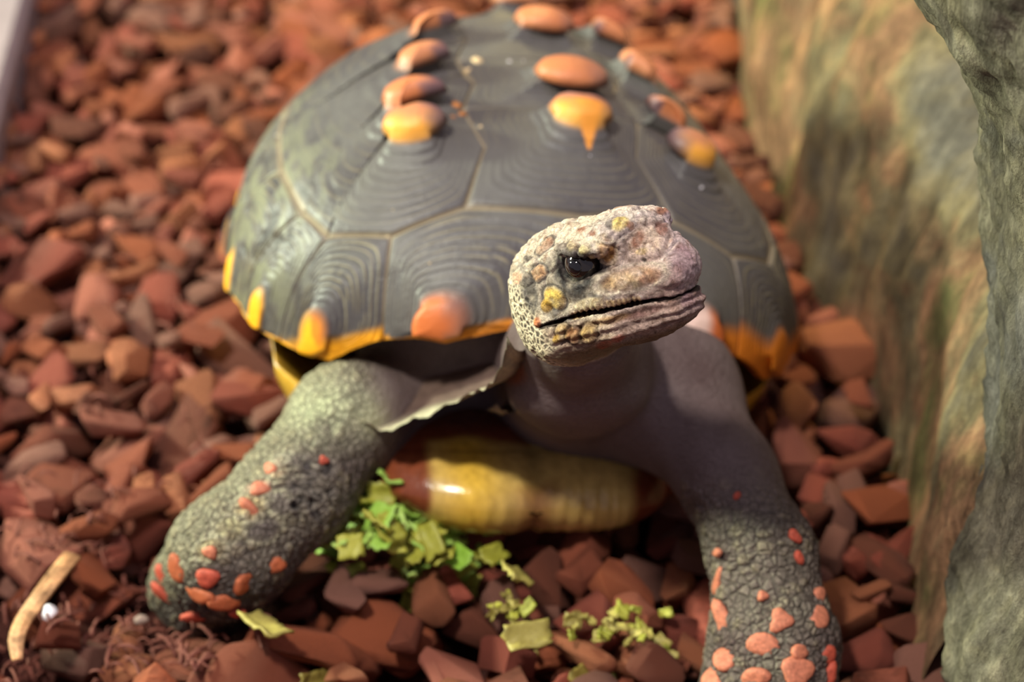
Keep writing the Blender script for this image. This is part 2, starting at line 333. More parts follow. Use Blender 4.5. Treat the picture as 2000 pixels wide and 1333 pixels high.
C_DARK = np.array(srgb(84, 82, 81)); C_DARK2 = np.array(srgb(64, 60, 63)); C_SEAM = np.array(srgb(138, 126, 106))
C_ORG = np.array(srgb(178, 104, 62)); C_YEL = np.array(srgb(218, 154, 58)); C_RIM = np.array(srgb(214, 150, 24)); C_RIMO = np.array(srgb(196, 112, 30))
def resample(poly, n):
    P = np.asarray(poly, float); Q = np.roll(P, -1, 0); L = np.linalg.norm(Q - P, axis=1); out = []
    for p, q, l in zip(P, Q, L):
        m = max(2, int(round(n * l / L.sum())))
        out += [p + (q - p) * k / m for k in range(m)]
    return np.array(out)
def scute(name, poly, c, are, hp, parent, kind, seed, label=None, nrings=13, skew=0.0):
    B = resample(poly, 110); c = np.array(c, float); m = len(B); d = B - c; rad = np.linalg.norm(d, axis=1); dr = d / rad[:, None]
    au, av = are; ra = 1 / np.sqrt((dr[:, 0] / au) ** 2 + (dr[:, 1] / av) ** 2); ra = np.minimum(ra, rad * 0.72)
    ta = 0.16; ts = np.concatenate([np.linspace(0.02, ta, 7), np.linspace(ta, 1, 62)[1:], [1.0]])
    UV = []; X = []; 
    for k, t in enumerate(ts):
        r = ra * t / ta if t <= ta else ra + (rad - ra) * (t - ta) / (1 - ta)
        if t > ta:
            kw = 1 - sstep(0.86, 1.0, np.array([t]))[0]
            if kw > 0:
                kk = np.exp(-0.5 * (np.arange(-12, 13) / 5.0) ** 2); kk /= kk.sum(); rs = sum(w_ * np.roll(r, int(o_)) for w_, o_ in zip(kk, range(-12, 13))); r = r + (np.minimum(rs, rad * (ta + t) / (ta + 1)) - r) * kw
        UV.append(c + dr * r[:, None]); X.append(np.full(m, (t - ta) / (1 - ta)))
    UV = np.concatenate(UV); X = np.concatenate(X); nl = len(ts)
    xx = np.clip(X, 0, 1); th = np.tile(np.arctan2(d[:, 1], d[:, 0]), nl)
    wob = 0.05 * vnoise(np.stack([UV[:, 0] * 14, UV[:, 1] * 14, np.full(len(UV), seed * 3.1)], -1), 2)
    xw = np.clip(xx + wob * np.clip(xx * 5, 0, 1) * (1 - xx), 0, 1)
    stair = 0.26 * (1 - sstep(-0.03, 0.07, xw)) + 0.17 * (1 - sstep(0.10, 0.14, xw)) + 0.12 * (1 - sstep(0.2, 0.245, xw)) + 0.37 * (1 - xw) ** 1.8
    pad = (0.75 if kind in 'VC' else 0.35) * np.sqrt(np.clip(1 - ((X + 0.19) / 0.19) ** 2, 0, 1)) * (X < 0)
    h = hp * (stair + pad)
    rg = 0.65 * np.sin(2 * np.pi * nrings * 1.63 * xw + 2.0 * vnoise(np.stack([th * 1.1, xw * 5, np.full(len(th), seed + 40.0)], -1), 14)) + 0.6 * np.sin(2 * np.pi * nrings * 0.7 * xw ** 0.9 + 2.2 * vnoise(np.stack([th * 1.5, xw * 3, np.full(len(th), seed)], -1), 4))
    amp = 0.00036 if kind == 'M' else 0.00019
    h = h + amp * rg * sstep(0.03, 0.2, xw) * (0.6 + 0.5 * vnoise(np.stack([UV[:, 0] * 9, UV[:, 1] * 9, np.full(len(th), seed + 9.0)], -1), 6))
    h = h - 0.0013 * sstep(0.945, 1.0, X)
        # colour: horn, pale growth lines, areola
    nz = vnoise(np.stack([UV[:, 0] * 7, UV[:, 1] * 7, np.full(len(th), seed + 2.0)], -1), 7)
    col = C_DARK + (C_DARK2 - C_DARK) * np.clip(0.5 + 0.6 * nz, 0, 1)[:, None]
    line = sstep(0.55, 1.0, rg) * sstep(0.1, 0.35, xw) * np.clip(0.45 + 0.5 * nz, 0, 1) * (1.2 if kind == 'M' else 0.6)
    col = col + (np.array(srgb(150, 140, 106)) - col) * np.clip(0.62 * line, 0, .8)[:, None]
    mo = fbm(np.stack([UV[:, 0] * 30, UV[:, 1] * 18, np.full(len(th), seed * .7)], -1), 3, 12); phm = np.degrees(np.arctan2(UV[:, 0], -UV[:, 1]))
    mw = sstep(-40, -58, phm) * sstep(.45, .72, np.hypot(UV[:, 0], UV[:, 1])); col = col + (np.array(srgb(110, 112, 88)) - col) * (0.62 * mw * sstep(-.1, .5, mo))[:, None]; col = col * (1 - 0.35 * mw * sstep(.15, .6, -mo))[:, None]
    h = h - 0.0007 * mw * sstep(.1, .6, -mo) * sstep(.04, .2, xw)
    col = col + (C_SEAM - col) * (0.85 * sstep(0.955, 0.99, X))[:, None]
    if kind in 'VC':
        a = 1 - sstep(-0.03, 0.04, X + 0.02 * nz)
        oc = C_ORG + (np.array(srgb(180, 122, 88)) - C_ORG) * np.clip(0.5 + 0.5 * nz, 0, 1)[:, None]
        front = sstep(-0.2, -0.9, np.sin(th)) * sstep(-0.19, -0.02, X)
        if seed in (101, 111, 121): oc = oc + (C_YEL - oc) * (sstep(-0.16, -0.02, X) * sstep(0.35, -0.5, np.sin(th)))[:, None]
        sd = np.cos(th) * (1 if seed < 120 else -1); fade = sstep(.25, .95, sd) * sstep(-.17, -.02, X) * (.9 if kind == 'C' else .5)  # pads fade to purple-grey at one end, a shadowy tone painted in
        oc = oc + (np.array(srgb(86, 72, 84)) - oc) * fade[:, None]
        if seed == 101: oc = oc + (np.array(srgb(140, 108, 112)) - oc) * (.75 * sstep(.15, .7, np.sin(th)) * sstep(-.18, -.06, X))[:, None]
        col = col + (oc - col) * a[:, None]
        if seed == 101:                       # the streak running down the first central plate
            w = np.clip(0.040 * (1 - (c[1] - UV[:, 1]) / 0.105), 0, 1) + 1e-6
            st = (1 - sstep(0.55, 1.1, np.abs(UV[:, 0] - c[0] - 0.006) / w)) * (UV[:, 1] < c[1]) * (c[1] - UV[:, 1] < 0.105)
            col = col + (C_YEL * np.array([.95, .82, .9]) - col) * (0.95 * st)[:, None]
    else:
        phi = np.degrees(np.arctan2(UV[:, 0], -UV[:, 1])); al = np.hypot(UV[:, 0], UV[:, 1]); gap = rim_alpha(phi) - al
        left = sstep(10, -40, phi)
        rc = C_RIMO + (C_RIM - C_RIMO) * left[:, None]
        wid = np.where(phi > 25, 0.075, np.where(np.abs(phi) < 22, 0.034, 0.022)) + 0.02 * nz
        col = col + (rc - col) * (1 - sstep(wid * 0.5, wid * 1.1, gap))[:, None]
        a = 1 - sstep(-0.06, 0.10, X + 0.10 * nz)
        ac = C_ORG * np.array([1.0, .82, .6]) if abs(phi.mean()) < 30 else C_RIM * 1.05
        if abs(phi.mean()) < 30: ac = ac + (np.array(srgb(198, 150, 116)) - ac) * (sstep(.06, .16, gap + .04 * nz))[:, None]
        if seed == 140: ac = ac + (np.array(srgb(128, 90, 78)) - ac) * (.85 * sstep(.1, .8, np.cos(th)) * sstep(-.17, 0, X))[:, None]
        if seed == 141: ac = np.tile(ac, (len(th), 1)) + (C_RIMO - ac) * (.9 * sstep(.0, .6, np.cos(th)))[:, None]
        if phi.mean() > 25: ac = C_RIMO * .8
        if seed == 131: ac = np.array(srgb(204, 176, 168))
        if seed == 131: ac = ac + (C_ORG * np.array([1, .75, .5]) - ac) * sstep(-.02, .02, UV[:, :1] - c[0])
        col = col + (ac - col) * a[:, None]
    h[-m:] = -0.004; P = dome(UV[:, 0], UV[:, 1]) + dome_n(UV[:, 0], UV[:, 1]) * h[:, None]
    i = np.arange(nl * m).reshape(nl, m); j = np.roll(i, -1, 1)
    F = [tuple(f) for f in np.stack([i[:-1], j[:-1], j[1:], i[1:]], -1).reshape(-1, 4)]
    P = np.vstack([P, P[:m].mean(0)]); col = np.vstack([col, col[:m].mean(0)]); k = len(P) - 1
    F += [(a, b, k) for a, b in zip(i[0][::-1], np.roll(i[0][::-1], -1))]
    o = mesh_obj(name, to_world(P), F, M_SCUTE, None, True, col); o.parent = parent
    if label: o['label'] = label
    return o

# shell bone below the plates: outer skin, lip, inner side
nphi, nal = 140, 40; loops = []
ph = np.linspace(-180, 180, nphi, endpoint=False); ra = rim_alpha(ph); su, cv = np.sin(np.radians(ph)), -np.cos(np.radians(ph))
for a in np.linspace(0.03, 1, nal):
    u, v = su * ra * a, cv * ra * a; loops.append(dome(u, v) - dome_n(u, v) * 0.0022)
for a in np.linspace(1, 0.05, nal):
    u, v = su * ra * a * 0.995, cv * ra * a * 0.995; loops.append(dome(u, v) - dome_n(u, v) * (0.0022 + 0.0075 * sstep(1.0, 0.93, np.array([a]))))
V, F = loft(loops); col = np.tile(C_RIMO * 0.8, (len(V), 1)); col[: nphi * (nal - 1)] = C_SEAM * 0.8
carapace = mesh_obj('carapace', to_world(V), F, M_SCUTE, None, True, col); own(carapace); fix_normals(carapace)

def mir(p): return (-p[0], p[1])
Am, Bm, Dm = (-.228, -.556), (-.393, -.600), (-.545, -.546)
S12, S23, S34, S45 = (-.195, -.240), (-.185, -.02), (-.165, .20), (-.13, .42)
E1 = (-.165, -.38)
c12 = [(-.40, -.295), (-.51, -.465)]; c23 = [(-.38, -.17), (-.555, -.33)]; c34 = [(-.37, .06), (-.60, -.10)]; c45 = [(-.30, .36), (-.52, .27)]
T3, T4, T5, T6, T7 = (-.60, -.45), (-.655, -.26), (-.675, -.05), (-.64, .18), (-.56, .40)
T8, T9 = (-.38, .60), (-.15, .70)
FM = (.01, -.585)
V1 = [Am, FM, mir(Am), mir(E1), mir(S12), S12, E1]
V2 = [S12, mir(S12), (.155, -.13), mir(S23), S23, (-.155, -.13)]
V3 = [S23, mir(S23), (.145, .09), mir(S34), S34, (-.145, .09)]
V4 = [S34, mir(S34), (.12, .31), mir(S45), S45, (-.12, .31)]
V5 = [S45, mir(S45), mir(c45[0]), mir(T8), mir(T9), (0, .71), T9, T8, c45[0]]
C1 = [Am, E1, S12, c12[0], c12[1], Dm, Bm]
C2 = [S12, (-.155, -.13), S23, c23[0], c23[1], T3, Dm, c12[1], c12[0]]
C2 = [S12, (-.155, -.13), (-.175, -.09), c23[0], c23[1], T3, Dm, c12[1], c12[0]]
C3 = [(-.175, -.09), S23, (-.145, .09), c34[0], c34[1], T5, T4, T3, c23[1], c23[0]]
C4 = [(-.145, .09), S34, (-.12, .31), S45, c45[0], c45[1], T7, T6, T5, c34[1], c34[0]]
vn = 'vertebral_scute'
scute(vn, V1, (.040, -.300), (.068, .052), .008, carapace, 'V', 101, 'plate with T-shaped yellow-orange spot', 16)
scute(vn, V2, (.044, -.160), (.080, .056), .0085, carapace, 'V', 102)
scute(vn, V3, (.034, .095), (.072, .052), .0085, carapace, 'V', 103)
scute(vn, V4, (.02, .330), (.07, .05), .008, carapace, 'V', 104)
scute(vn, V5, (.0, .55), (.05, .034), .004, carapace, 'V', 105)
for sgn in (1, -1):
    f = (lambda L: L) if sgn > 0 else (lambda L: [mir(p) for p in L][::-1])
    q = (lambda a, b: a) if sgn > 0 else (lambda a, b: b)
    s0 = 110 if sgn > 0 else 120
    scute('costal_scute', f(C1), q((-.300, -.330), (.290, -.350)), (.068, .050), .0085, carapace, 'C', s0 + 1)
    scute('costal_scute', f(C2), q((-.290, -.228), (.232, -.255)), (.070, .046), .0085, carapace, 'C', s0 + 2)
    scute('costal_scute', f(C3), q((-.250, -.085), (.200, -.065)), (.068, .050), .0085, carapace, 'C', s0 + 3)
    scute('costal_scute', f(C4), q((-.208, .085), (.182, .115)), (.064, .050), .008, carapace, 'C', s0 + 4)
    # marginal plates round the rim
    rim = lambda a, b: [rim_uv(x) for x in np.linspace(a, b, 7)]
    tops = [[FM, Am, Bm], [Bm, Dm], [Dm, T3], [T3, T4], [T4, T5], [T5, ((T5[0] + T6[0]) / 2 - .01, .07)], [((T5[0] + T6[0]) / 2 - .01, .07), T6], [T6, T7], [T7, c45[1], (-.50, .50)] if False else [T7, (-.49, .50)], [(-.49, .50), T8], [T8, T9, (0, .71)]]
    cuts = [0, -29.5, -49, -63, -79, -94, -107, -120, -134, -148, -162, -180]
    if sgn > 0: tops[3][0] = T3
    aro = [(-.322, -.835), (-.640, -.735), None, None, None, None, None, None, None, None, None]
    for k in range(11):
        r = rim(cuts[k + 1], cuts[k]); poly = [p for p in tops[k]] + [p for p in r]
        if aro[k]: cc = aro[k]
        else:
            mphi = cuts[k] * 0.55 + cuts[k + 1] * 0.45; a = float(rim_alpha(mphi)) - 0.055; t = math.radians(mphi); cc = (a * math.sin(t), -a * math.cos(t))
        ar = (.062, .052) if k == 0 else (.052, .048) if k == 1 else (.036, .036)
        scute('marginal_scute', f(poly), q(cc, (-cc[0], cc[1])), ar, (.006 if k == 0 else .0025), carapace, 'M', (140 if sgn > 0 else 131) + (k if sgn > 0 else k * 20), None, 15)

# ------------------------------------------------------------------ plastron
yst = [-.1545, -.153, -.149, -.142, -.132, -.118, -.100, -.080, -.060, -.030, .0, .035, .06, .085, .105, .118]
wst = [.048, .051, .055, .059, .063, .067, .080, .099, .105, .105, .103, .098, .08, .06, .04, .018]
zst = [-.0345, -.035, -.0355, -.036, -.0360, -.0355, -.037, -.047, -.050, -.052, -.052, -.051, -.049, -.046, -.042, -.038]
hst = [.0010, .0065, .0100, .0125, .0150, .017, .017, .012, .006, .006, .006, .006, .006, .006, .006, .004]
bst = [0, 0, 0, 0, 0, 0.002, 0.014, .030, .044, .052, .052, .050, .034, .012, 0.004, 0]
yy = np.concatenate([-.1545 + .0345 * np.linspace(0, 1, 60) ** 2, np.linspace(-.12, .118, 60)[1:]]); na = 160; loops = []; info = []
for y in yy:
    w, zc, hh, br = (np.interp(y, yst, s) for s in (wst, zst, hst, bst))
    q_ = min(1.0, (y + .1545) / .022); hh = hh if q_ >= 1 else 0.0004 + .0150 * math.sqrt(1 - (1 - q_) ** 2)
    a = np.linspace(0, 2 * np.pi, na, endpoint=False); cx = np.sign(np.cos(a)) * np.abs(np.cos(a)) ** 0.8; sz = np.sign(np.sin(a)) * np.abs(np.sin(a)) ** 0.8
    x = w * cx; z = zc + hh * sz + br * np.abs(cx) ** 5
    seam = np.exp(-(x / 0.0011) ** 2); z = z - 0.0016 * seam * np.sign(sz)
    stri = np.sin(x * 2 * np.pi / 0.0048 + 1.5 * np.sin(x * 190)) * np.exp(-((x - 0.008) / 0.02) ** 2)
    yl = y + 0.0022 * np.sin((x + .008) * 95) * np.exp(-((y + .15) / .02) ** 2) - 0.0012 * stri * np.exp(-((y + .15) / .02) ** 2)
    xo = x - 0.0105 * sstep(-.06, -.12, np.array([y]))[0]; yl = yl + 0.012 * (np.abs(x) / .05) ** 2.2 * sstep(-.12, -.15, np.array([y]))[0]
    loops.append(np.stack([xo, yl, z + 0.00035 * stri], -1)); info.append(np.stack([x, np.full(na, y), sz], -1))
V, F = loft(loops); info = np.concatenate(info); Vw = to_world(V)
nz = fbm(V * 60, 3, 3); nz2 = vnoise(V * np.array([500, 60, 60.0]), 5)
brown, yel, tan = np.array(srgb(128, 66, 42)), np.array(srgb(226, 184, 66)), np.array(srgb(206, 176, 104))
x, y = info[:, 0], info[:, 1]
g = sstep(-.040, -.036, x + 0.0015 * nz) * sstep(.042, .034, x + 0.002 * nz) * sstep(-.1235, -.130, y + 0.0025 * nz)  # outside this patch: brown scutes with shade of head and leg painted in
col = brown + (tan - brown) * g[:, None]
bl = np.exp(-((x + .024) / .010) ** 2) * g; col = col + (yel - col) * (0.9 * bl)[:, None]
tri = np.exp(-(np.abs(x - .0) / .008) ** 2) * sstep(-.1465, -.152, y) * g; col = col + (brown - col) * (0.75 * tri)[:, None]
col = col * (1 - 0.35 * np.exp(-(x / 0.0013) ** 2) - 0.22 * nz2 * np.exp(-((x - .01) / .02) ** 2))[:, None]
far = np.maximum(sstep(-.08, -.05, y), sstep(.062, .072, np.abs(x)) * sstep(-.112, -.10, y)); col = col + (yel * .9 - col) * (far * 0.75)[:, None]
V2_ = Vw; fs = [tuple(f) for f in F] + [(a, a + 1, na - a - 1, na - a) for a in range(1, na // 2 - 1)] + [(0, 1, na - 1), (na // 2 - 1, na // 2, na // 2 + 1)]
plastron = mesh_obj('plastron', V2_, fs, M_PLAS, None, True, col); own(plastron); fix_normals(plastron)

# ------------------------------------------------------------------ body: one continuous skin grown from a distance field
HC = W(1180, 550, 0.505)
def head_basis(th, e, ro):
    th, e, ro = map(math.radians, (th, e, ro))
    def v(x, y, z):
        y, z = y * math.cos(e) - z * math.sin(e), y * math.sin(e) + z * math.cos(e)
        x, y = x * math.cos(ro) - y * math.sin(ro), x * math.sin(ro) + y * math.cos(ro)
        return x * RT + y * UP - z * FW
    return v(math.sin(th), 0, math.cos(th)), v(-math.cos(th), 0, math.sin(th)), v(0, 1, 0)
HF, HL, HU = head_basis(42, 8, 18); HB = np.stack([HF, HL, HU])
def Hd(f, l, u): return HC + (f * HF + l * HL + u * HU) * 0.01
def axis(lo, hi, flo, fhi, coarse, fine):
    a = np.linspace(lo, flo, max(2, int((flo - lo) / coarse) + 1))[:-1]; b = np.linspace(flo, fhi, int((fhi - flo) / fine) + 1); c = np.linspace(fhi, hi, max(2, int((hi - fhi) / coarse) + 1))[1:]
    return np.concatenate([a, b, c])
FINE = 0.00046
AX = axis(-0.155, 0.150, HC[0] - .040, HC[0] + .040, 0.0017, FINE); AY = axis(-0.120, 0.265, HC[1] - .040, HC[1] + .038, 0.0019, FINE); AZ = axis(-0.004, HC[2] + .038, HC[2] - .036, HC[2] + .034, 0.0017, FINE)
D = np.full((len(AX), len(AY), len(AZ)), 0.05, dtype=np.float32)
def block(lo, hi, pad):
    sl = []
    for ax, a, b in zip((AX, AY, AZ), lo, hi):
        i, j = np.searchsorted(ax, a - pad), np.searchsorted(ax, b + pad); sl.append(slice(max(0, i - 1), min(len(ax), j + 1)))
    X, Y, Z = np.meshgrid(AX[sl[0]], AY[sl[1]], AZ[sl[2]], indexing='ij', sparse=True); return tuple(sl), X.astype(np.float32), Y.astype(np.float32), Z.astype(np.float32)
def smin(a, b, k):
    h = np.clip(0.5 + 0.5 * (b - a) / k, 0, 1); return b + (a - b) * h - k * h * (1 - h)
def blend(sl, d, k): D[sl] = smin(D[sl], d.astype(np.float32), k)
def cone(a, b, ra, rb, k=0.008):             # tapered limb segment
    a, b = np.asarray(a), np.asarray(b); r = max(ra, rb); sl, X, Y, Z = block(np.minimum(a, b) - r, np.maximum(a, b) + r, k + 0.004)
    ba = b - a; t = np.clip(((X - a[0]) * ba[0] + (Y - a[1]) * ba[1] + (Z - a[2]) * ba[2]) / (ba @ ba), 0, 1)
    d = np.sqrt((X - a[0] - t * ba[0]) ** 2 + (Y - a[1] - t * ba[1]) ** 2 + (Z - a[2] - t * ba[2]) ** 2) - (ra + (rb - ra) * t); blend(sl, d, k)
def ell_d(X, Y, Z, c, B, r):
    p = [(X - c[0]) * B[i][0] + (Y - c[1]) * B[i][1] + (Z - c[2]) * B[i][2] for i in range(3)]
    k0 = np.sqrt((p[0] / r[0]) ** 2 + (p[1] / r[1]) ** 2 + (p[2] / r[2]) ** 2); k1 = np.sqrt((p[0] / r[0] ** 2) ** 2 + (p[1] / r[1] ** 2) ** 2 + (p[2] / r[2] ** 2) ** 2) + 1e-6
    return k0 * (k0 - 1) / k1
def ell(c, B, r, k=0.008):
    m = max(r); c = np.asarray(c); ext = np.sqrt(sum((np.asarray(B[i]) * r[i]) ** 2 for i in range(3)))
    sl, X, Y, Z = block(c - ext, c + ext, k + 0.004); blend(sl, ell_d(X, Y, Z, c, B, r), k)
def tri(a, b, c, th, k=0.004):               # a fold of skin
    a, b, c = map(np.asarray, (a, b, c)); lo, hi = np.minimum(np.minimum(a, b), c) - th, np.maximum(np.maximum(a, b), c) + th
    sl, X, Y, Z = block(lo, hi, k + 0.003); n = np.cross(b - a, c - a); nn = n @ n
    def seg(p, q):
        e = q - p; t = np.clip(((X - p[0]) * e[0] + (Y - p[1]) * e[1] + (Z - p[2]) * e[2]) / (e @ e), 0, 1)
        return (X - p[0] - t * e[0]) ** 2 + (Y - p[1] - t * e[1]) ** 2 + (Z - p[2] - t * e[2]) ** 2
    def side(p, q):
        m = np.cross(q - p, n); return (X - p[0]) * m[0] + (Y - p[1]) * m[1] + (Z - p[2]) * m[2]
    inside = (side(a, b) <= 0) & (side(b, c) <= 0) & (side(c, a) <= 0)
    dp = ((X - a[0]) * n[0] + (Y - a[1]) * n[1] + (Z - a[2]) * n[2]) ** 2 / nn
    d = np.sqrt(np.where(inside, dp, np.minimum(np.minimum(seg(a, b), seg(b, c)), seg(c, a)))) - th; blend(sl, d, k)
SX, SY, SZ = SR[:, 0], SR[:, 1], SR[:, 2]; SB = (SX, SY, SZ)
def Lc(x, y, z): return to_world(np.array([x, y, z]))
# trunk
ell(Lc(0, .0, -.010), SB, (.085, .105, .038)); ell(Lc(0, -.062, .004), SB, (.074, .046, .030))
# neck and throat
cone(W(1120, 745, .670), W(1128, 705, .592), .036, .025, .012); cone(W(1128, 705, .592), W(1135, 640, .540), .0235, .0175, .008)
ell(W(1130, 775, .578), (RT, UP, -FW), (.022, .0100, .020), .010)
# near (left in the photo) foreleg
cone(W(800, 800, .665), W(680, 822, .628), .026, .0200, .012); cone(W(680, 822, .628), W(580, 955, .610), .0200, .0188, .010)
cone(W(580, 955, .610), W(448, 1085, .597), .0188, .0195, .010); cone(W(448, 1085, .597), G(412, 1130, .021), .0195, .0200, .010)
ell(G(412, 1135, .013), (RT, np.array([0, 1., 0]), np.array([0, 0, 1.])), (.023, .024, .013), .008)
# far foreleg
cone(W(1200, 750, .660), W(1300, 770, .632), .034, .0265, .014); cone(W(1300, 770, .632), W(1420, 930, .600), .0245, .0160, .012)
cone(W(1420, 930, .600), W(1488, 1085, .583), .0160, .0165, .010); cone(W(1488, 1085, .583), W(1512, 1260, .574), .0165, .0190, .010)
cone(W(1512, 1260, .574), G(1490, 1400, .02), .0205, .023, .010); ell(G(1492, 1425, .012), (RT, np.array([0, 1., 0]), np.array([0, 0, 1.])), (.024, .026, .013), .008)
# hind legs and tail under the shell
for s in (-1, 1):
    kn = Lc(s * .082, .085, -.035); cone(Lc(s * .055, .06, -.02), kn, .028, .026); ft = kn + np.array([s * .012, .012, 0]); ft[2] = .022; cone(kn, ft, .026, .024); ft2 = ft.copy(); ft2[2] = .012; ell(ft2, (RT, np.array([0, 1., 0]), np.array([0, 0, 1.])), (.025, .028, .013))
cone(Lc(0, .10, -.025), Lc(.01, .135, -.035), .014, .005)
# slack fold of skin from the throat to the near leg
rg = [W(996, 700, .545), W(972, 742, .560), W(930, 762, .572), W(880, 786, .582), W(815, 812, .594), W(757, 833, .602), W(705, 828, .606)]
up = [W(1040, 690, .548), W(1050, 715, .575), W(1030, 730, .610), W(960, 750, .630), W(880, 765, .640), W(800, 775, .645), W(700, 770, .640)]
# head
def he(c, r, k=0.006, sym=True, rot=0.0):
    for s in ((1, -1) if c[1] and sym else (1,)):
        ca, sa = math.cos(rot), math.sin(rot); ell(Hd(c[0], s * c[1], c[2]), (HF * ca + HU * sa, HL, HU * ca - HF * sa), tuple(x * .01 for x in r), k)
def hc(a, b, ra, rb, k=0.004):
    for s in (1, -1): cone(Hd(a[0], s * a[1], a[2]), Hd(b[0], s * b[1], b[2]), ra * .01, rb * .01, k)
he((-.80, 0, .38), (2.45, 1.90, 1.62)); he((-1.25, .85, -.50), (1.62, 1.10, 1.55)); he((-1.5, 0, -.75), (1.55, 1.75, 1.55))
he((1.25, 0, .95), (1.45, 1.30, 1.05), .005); he((1.15, 1.12, 1.32), (1.0, .48, .42), .004, True, .05); he((1.9, .0, .15), (1.45, 1.15, 1.05), .004)
he((2.55, 0, .05), (.95, .82, .72), .003); hc((2.75, .42, -.12), (1.2, 1.28, -.22), .42, .50); hc((1.2, 1.28, -.22), (-.7, 1.60, -.52), .48, .36)
hc((2.72, .30, -1.05), (1.1, 1.10, -1.08), .42, .50); hc((1.1, 1.10, -1.08), (-1.1, 1.45, -1.15), .50, .62); he((.7, 0, -1.2), (2.2, 1.25, .78), .004)
he((.35, 1.55, .30), (.85, .36, .42), .003)   # cheek under the eye
# carve mouth, eye sockets, nostrils
sl, X, Y, Z = block(HC - .04, HC + .04, 0)
px_ = [((X - HC[0]) * HB[i][0] + (Y - HC[1]) * HB[i][1] + (Z - HC[2]) * HB[i][2]) * 100 for i in range(3)]; hf, hl, hu = px_; al_ = np.abs(hl)
mline = -.62 + .10 * np.sin((hf + 1.0) * 0.9) - .10 * sstep(2.3, 3.3, hf)
d = D[sl] * 100
carve = np.minimum(np.minimum((.03 + .045 * sstep(-1.1, .8, hf) - .02 * sstep(2.0, 3.2, hf)) - np.abs(hu - mline), d + .45), (hf + 1.15) * .5); d = np.maximum(d, carve)
eyeE = (0.80, 1.66, 0.86)
ca, sa = math.cos(-.12), math.sin(-.12); ef, eu = (hf - eyeE[0]) * ca + (hu - eyeE[2]) * sa, -(hf - eyeE[0]) * sa + (hu - eyeE[2]) * ca
es = (np.sqrt((ef / .80) ** 2 + ((al_ - eyeE[1]) / .55) ** 2 + (eu / .50) ** 2) - 1) * .5; d = -smin(-d, es, .10)
ns = np.sqrt((hf - 2.98) ** 2 + (al_ - .42) ** 2 + (hu - .42) ** 2) - .075; d = np.maximum(d, -ns)
D[sl] = (d * .01).astype(np.float32)
he((0.92, 1.54, 1.30), (.92, .34, .18), .0018, True, -.18); he((0.80, 1.50, .32), (.72, .26, .16), .0018, True, .10)   # lids
del X, Y, Z, px_, hf, hl, hu, al_, d, carve, es, ns, ef, eu, mline

def surface_nets(D):
    S = D < 0; nx, ny, nz = D.shape
    cs = np.zeros((nx - 1, ny - 1, nz - 1), dtype=np.uint8)
    for a in (0, 1):
        for b in (0, 1):
            for c in (0, 1): cs += S[a:nx - 1 + a, b:ny - 1 + b, c:nz - 1 + c]
    I, J, K = np.nonzero((cs > 0) & (cs < 8)); vid = np.full(cs.shape, -1, dtype=np.int32); vid[I, J, K] = np.arange(len(I))
    acc = np.zeros((len(I), 3)); cnt = np.zeros(len(I)); corner = [(a, b, c) for a in (0, 1) for b in (0, 1) for c in (0, 1)]
    for p in corner:
        for ax in range(3):
            if p[ax]: continue
            q = list(p); q[ax] = 1
            d0 = D[I + p[0], J + p[1], K + p[2]]; d1 = D[I + q[0], J + q[1], K + q[2]]; m = (d0 < 0) != (d1 < 0); t = np.where(m, d0 / np.where(m, d0 - d1, 1), 0)
            P0 = np.stack([AX[I + p[0]], AY[J + p[1]], AZ[K + p[2]]], -1); P1 = np.stack([AX[I + q[0]], AY[J + q[1]], AZ[K + q[2]]], -1)
            acc[m] += (P0 + (P1 - P0) * t[:, None])[m]; cnt[m] += 1
    V = acc / cnt[:, None]; F = []
    A = (S[1:] != S[:-1])[:, 1:-1, 1:-1]; i, j, k = np.nonzero(A); j += 1; k += 1; fl = S[i, j, k]
    q = np.stack([vid[i, j - 1, k - 1], vid[i, j, k - 1], vid[i, j, k], vid[i, j - 1, k]], -1); q[~fl] = q[~fl][:, ::-1]; F.append(q)
    A = (S[:, 1:] != S[:, :-1])[1:-1, :, 1:-1]; i, j, k = np.nonzero(A); i += 1; k += 1; fl = S[i, j, k]
    q = np.stack([vid[i - 1, j, k - 1], vid[i - 1, j, k], vid[i, j, k], vid[i, j, k - 1]], -1); q[~fl] = q[~fl][:, ::-1]; F.append(q)
    A = (S[:, :, 1:] != S[:, :, :-1])[1:-1, 1:-1, :]; i, j, k = np.nonzero(A); i += 1; j += 1; fl = S[i, j, k]
    q = np.stack([vid[i - 1, j - 1, k], vid[i, j - 1, k], vid[i, j, k], vid[i - 1, j, k]], -1); q[~fl] = q[~fl][:, ::-1]; F.append(q)
    return V, np.concatenate(F)
BV, BF = surface_nets(D); del D
ok = (BF >= 0).all(1); BF = BF[ok]
E4 = np.concatenate([BF[:, [0, 1]], BF[:, [1, 2]], BF[:, [2, 3]], BF[:, [3, 0]]])
def laplace(V, it, w=0.5):
    for _ in range(it):
        S = np.zeros_like(V); n = np.zeros(len(V)); np.add.at(S, E4[:, 0], V[E4[:, 1]]); np.add.at(S, E4[:, 1], V[E4[:, 0]]); np.add.at(n, E4[:, 0], 1); np.add.at(n, E4[:, 1], 1)
        V = V + w * (S / np.maximum(n, 1)[:, None] - V)
    return V
BV = laplace(BV, 2)
BN = vert_normals(BV, BF)
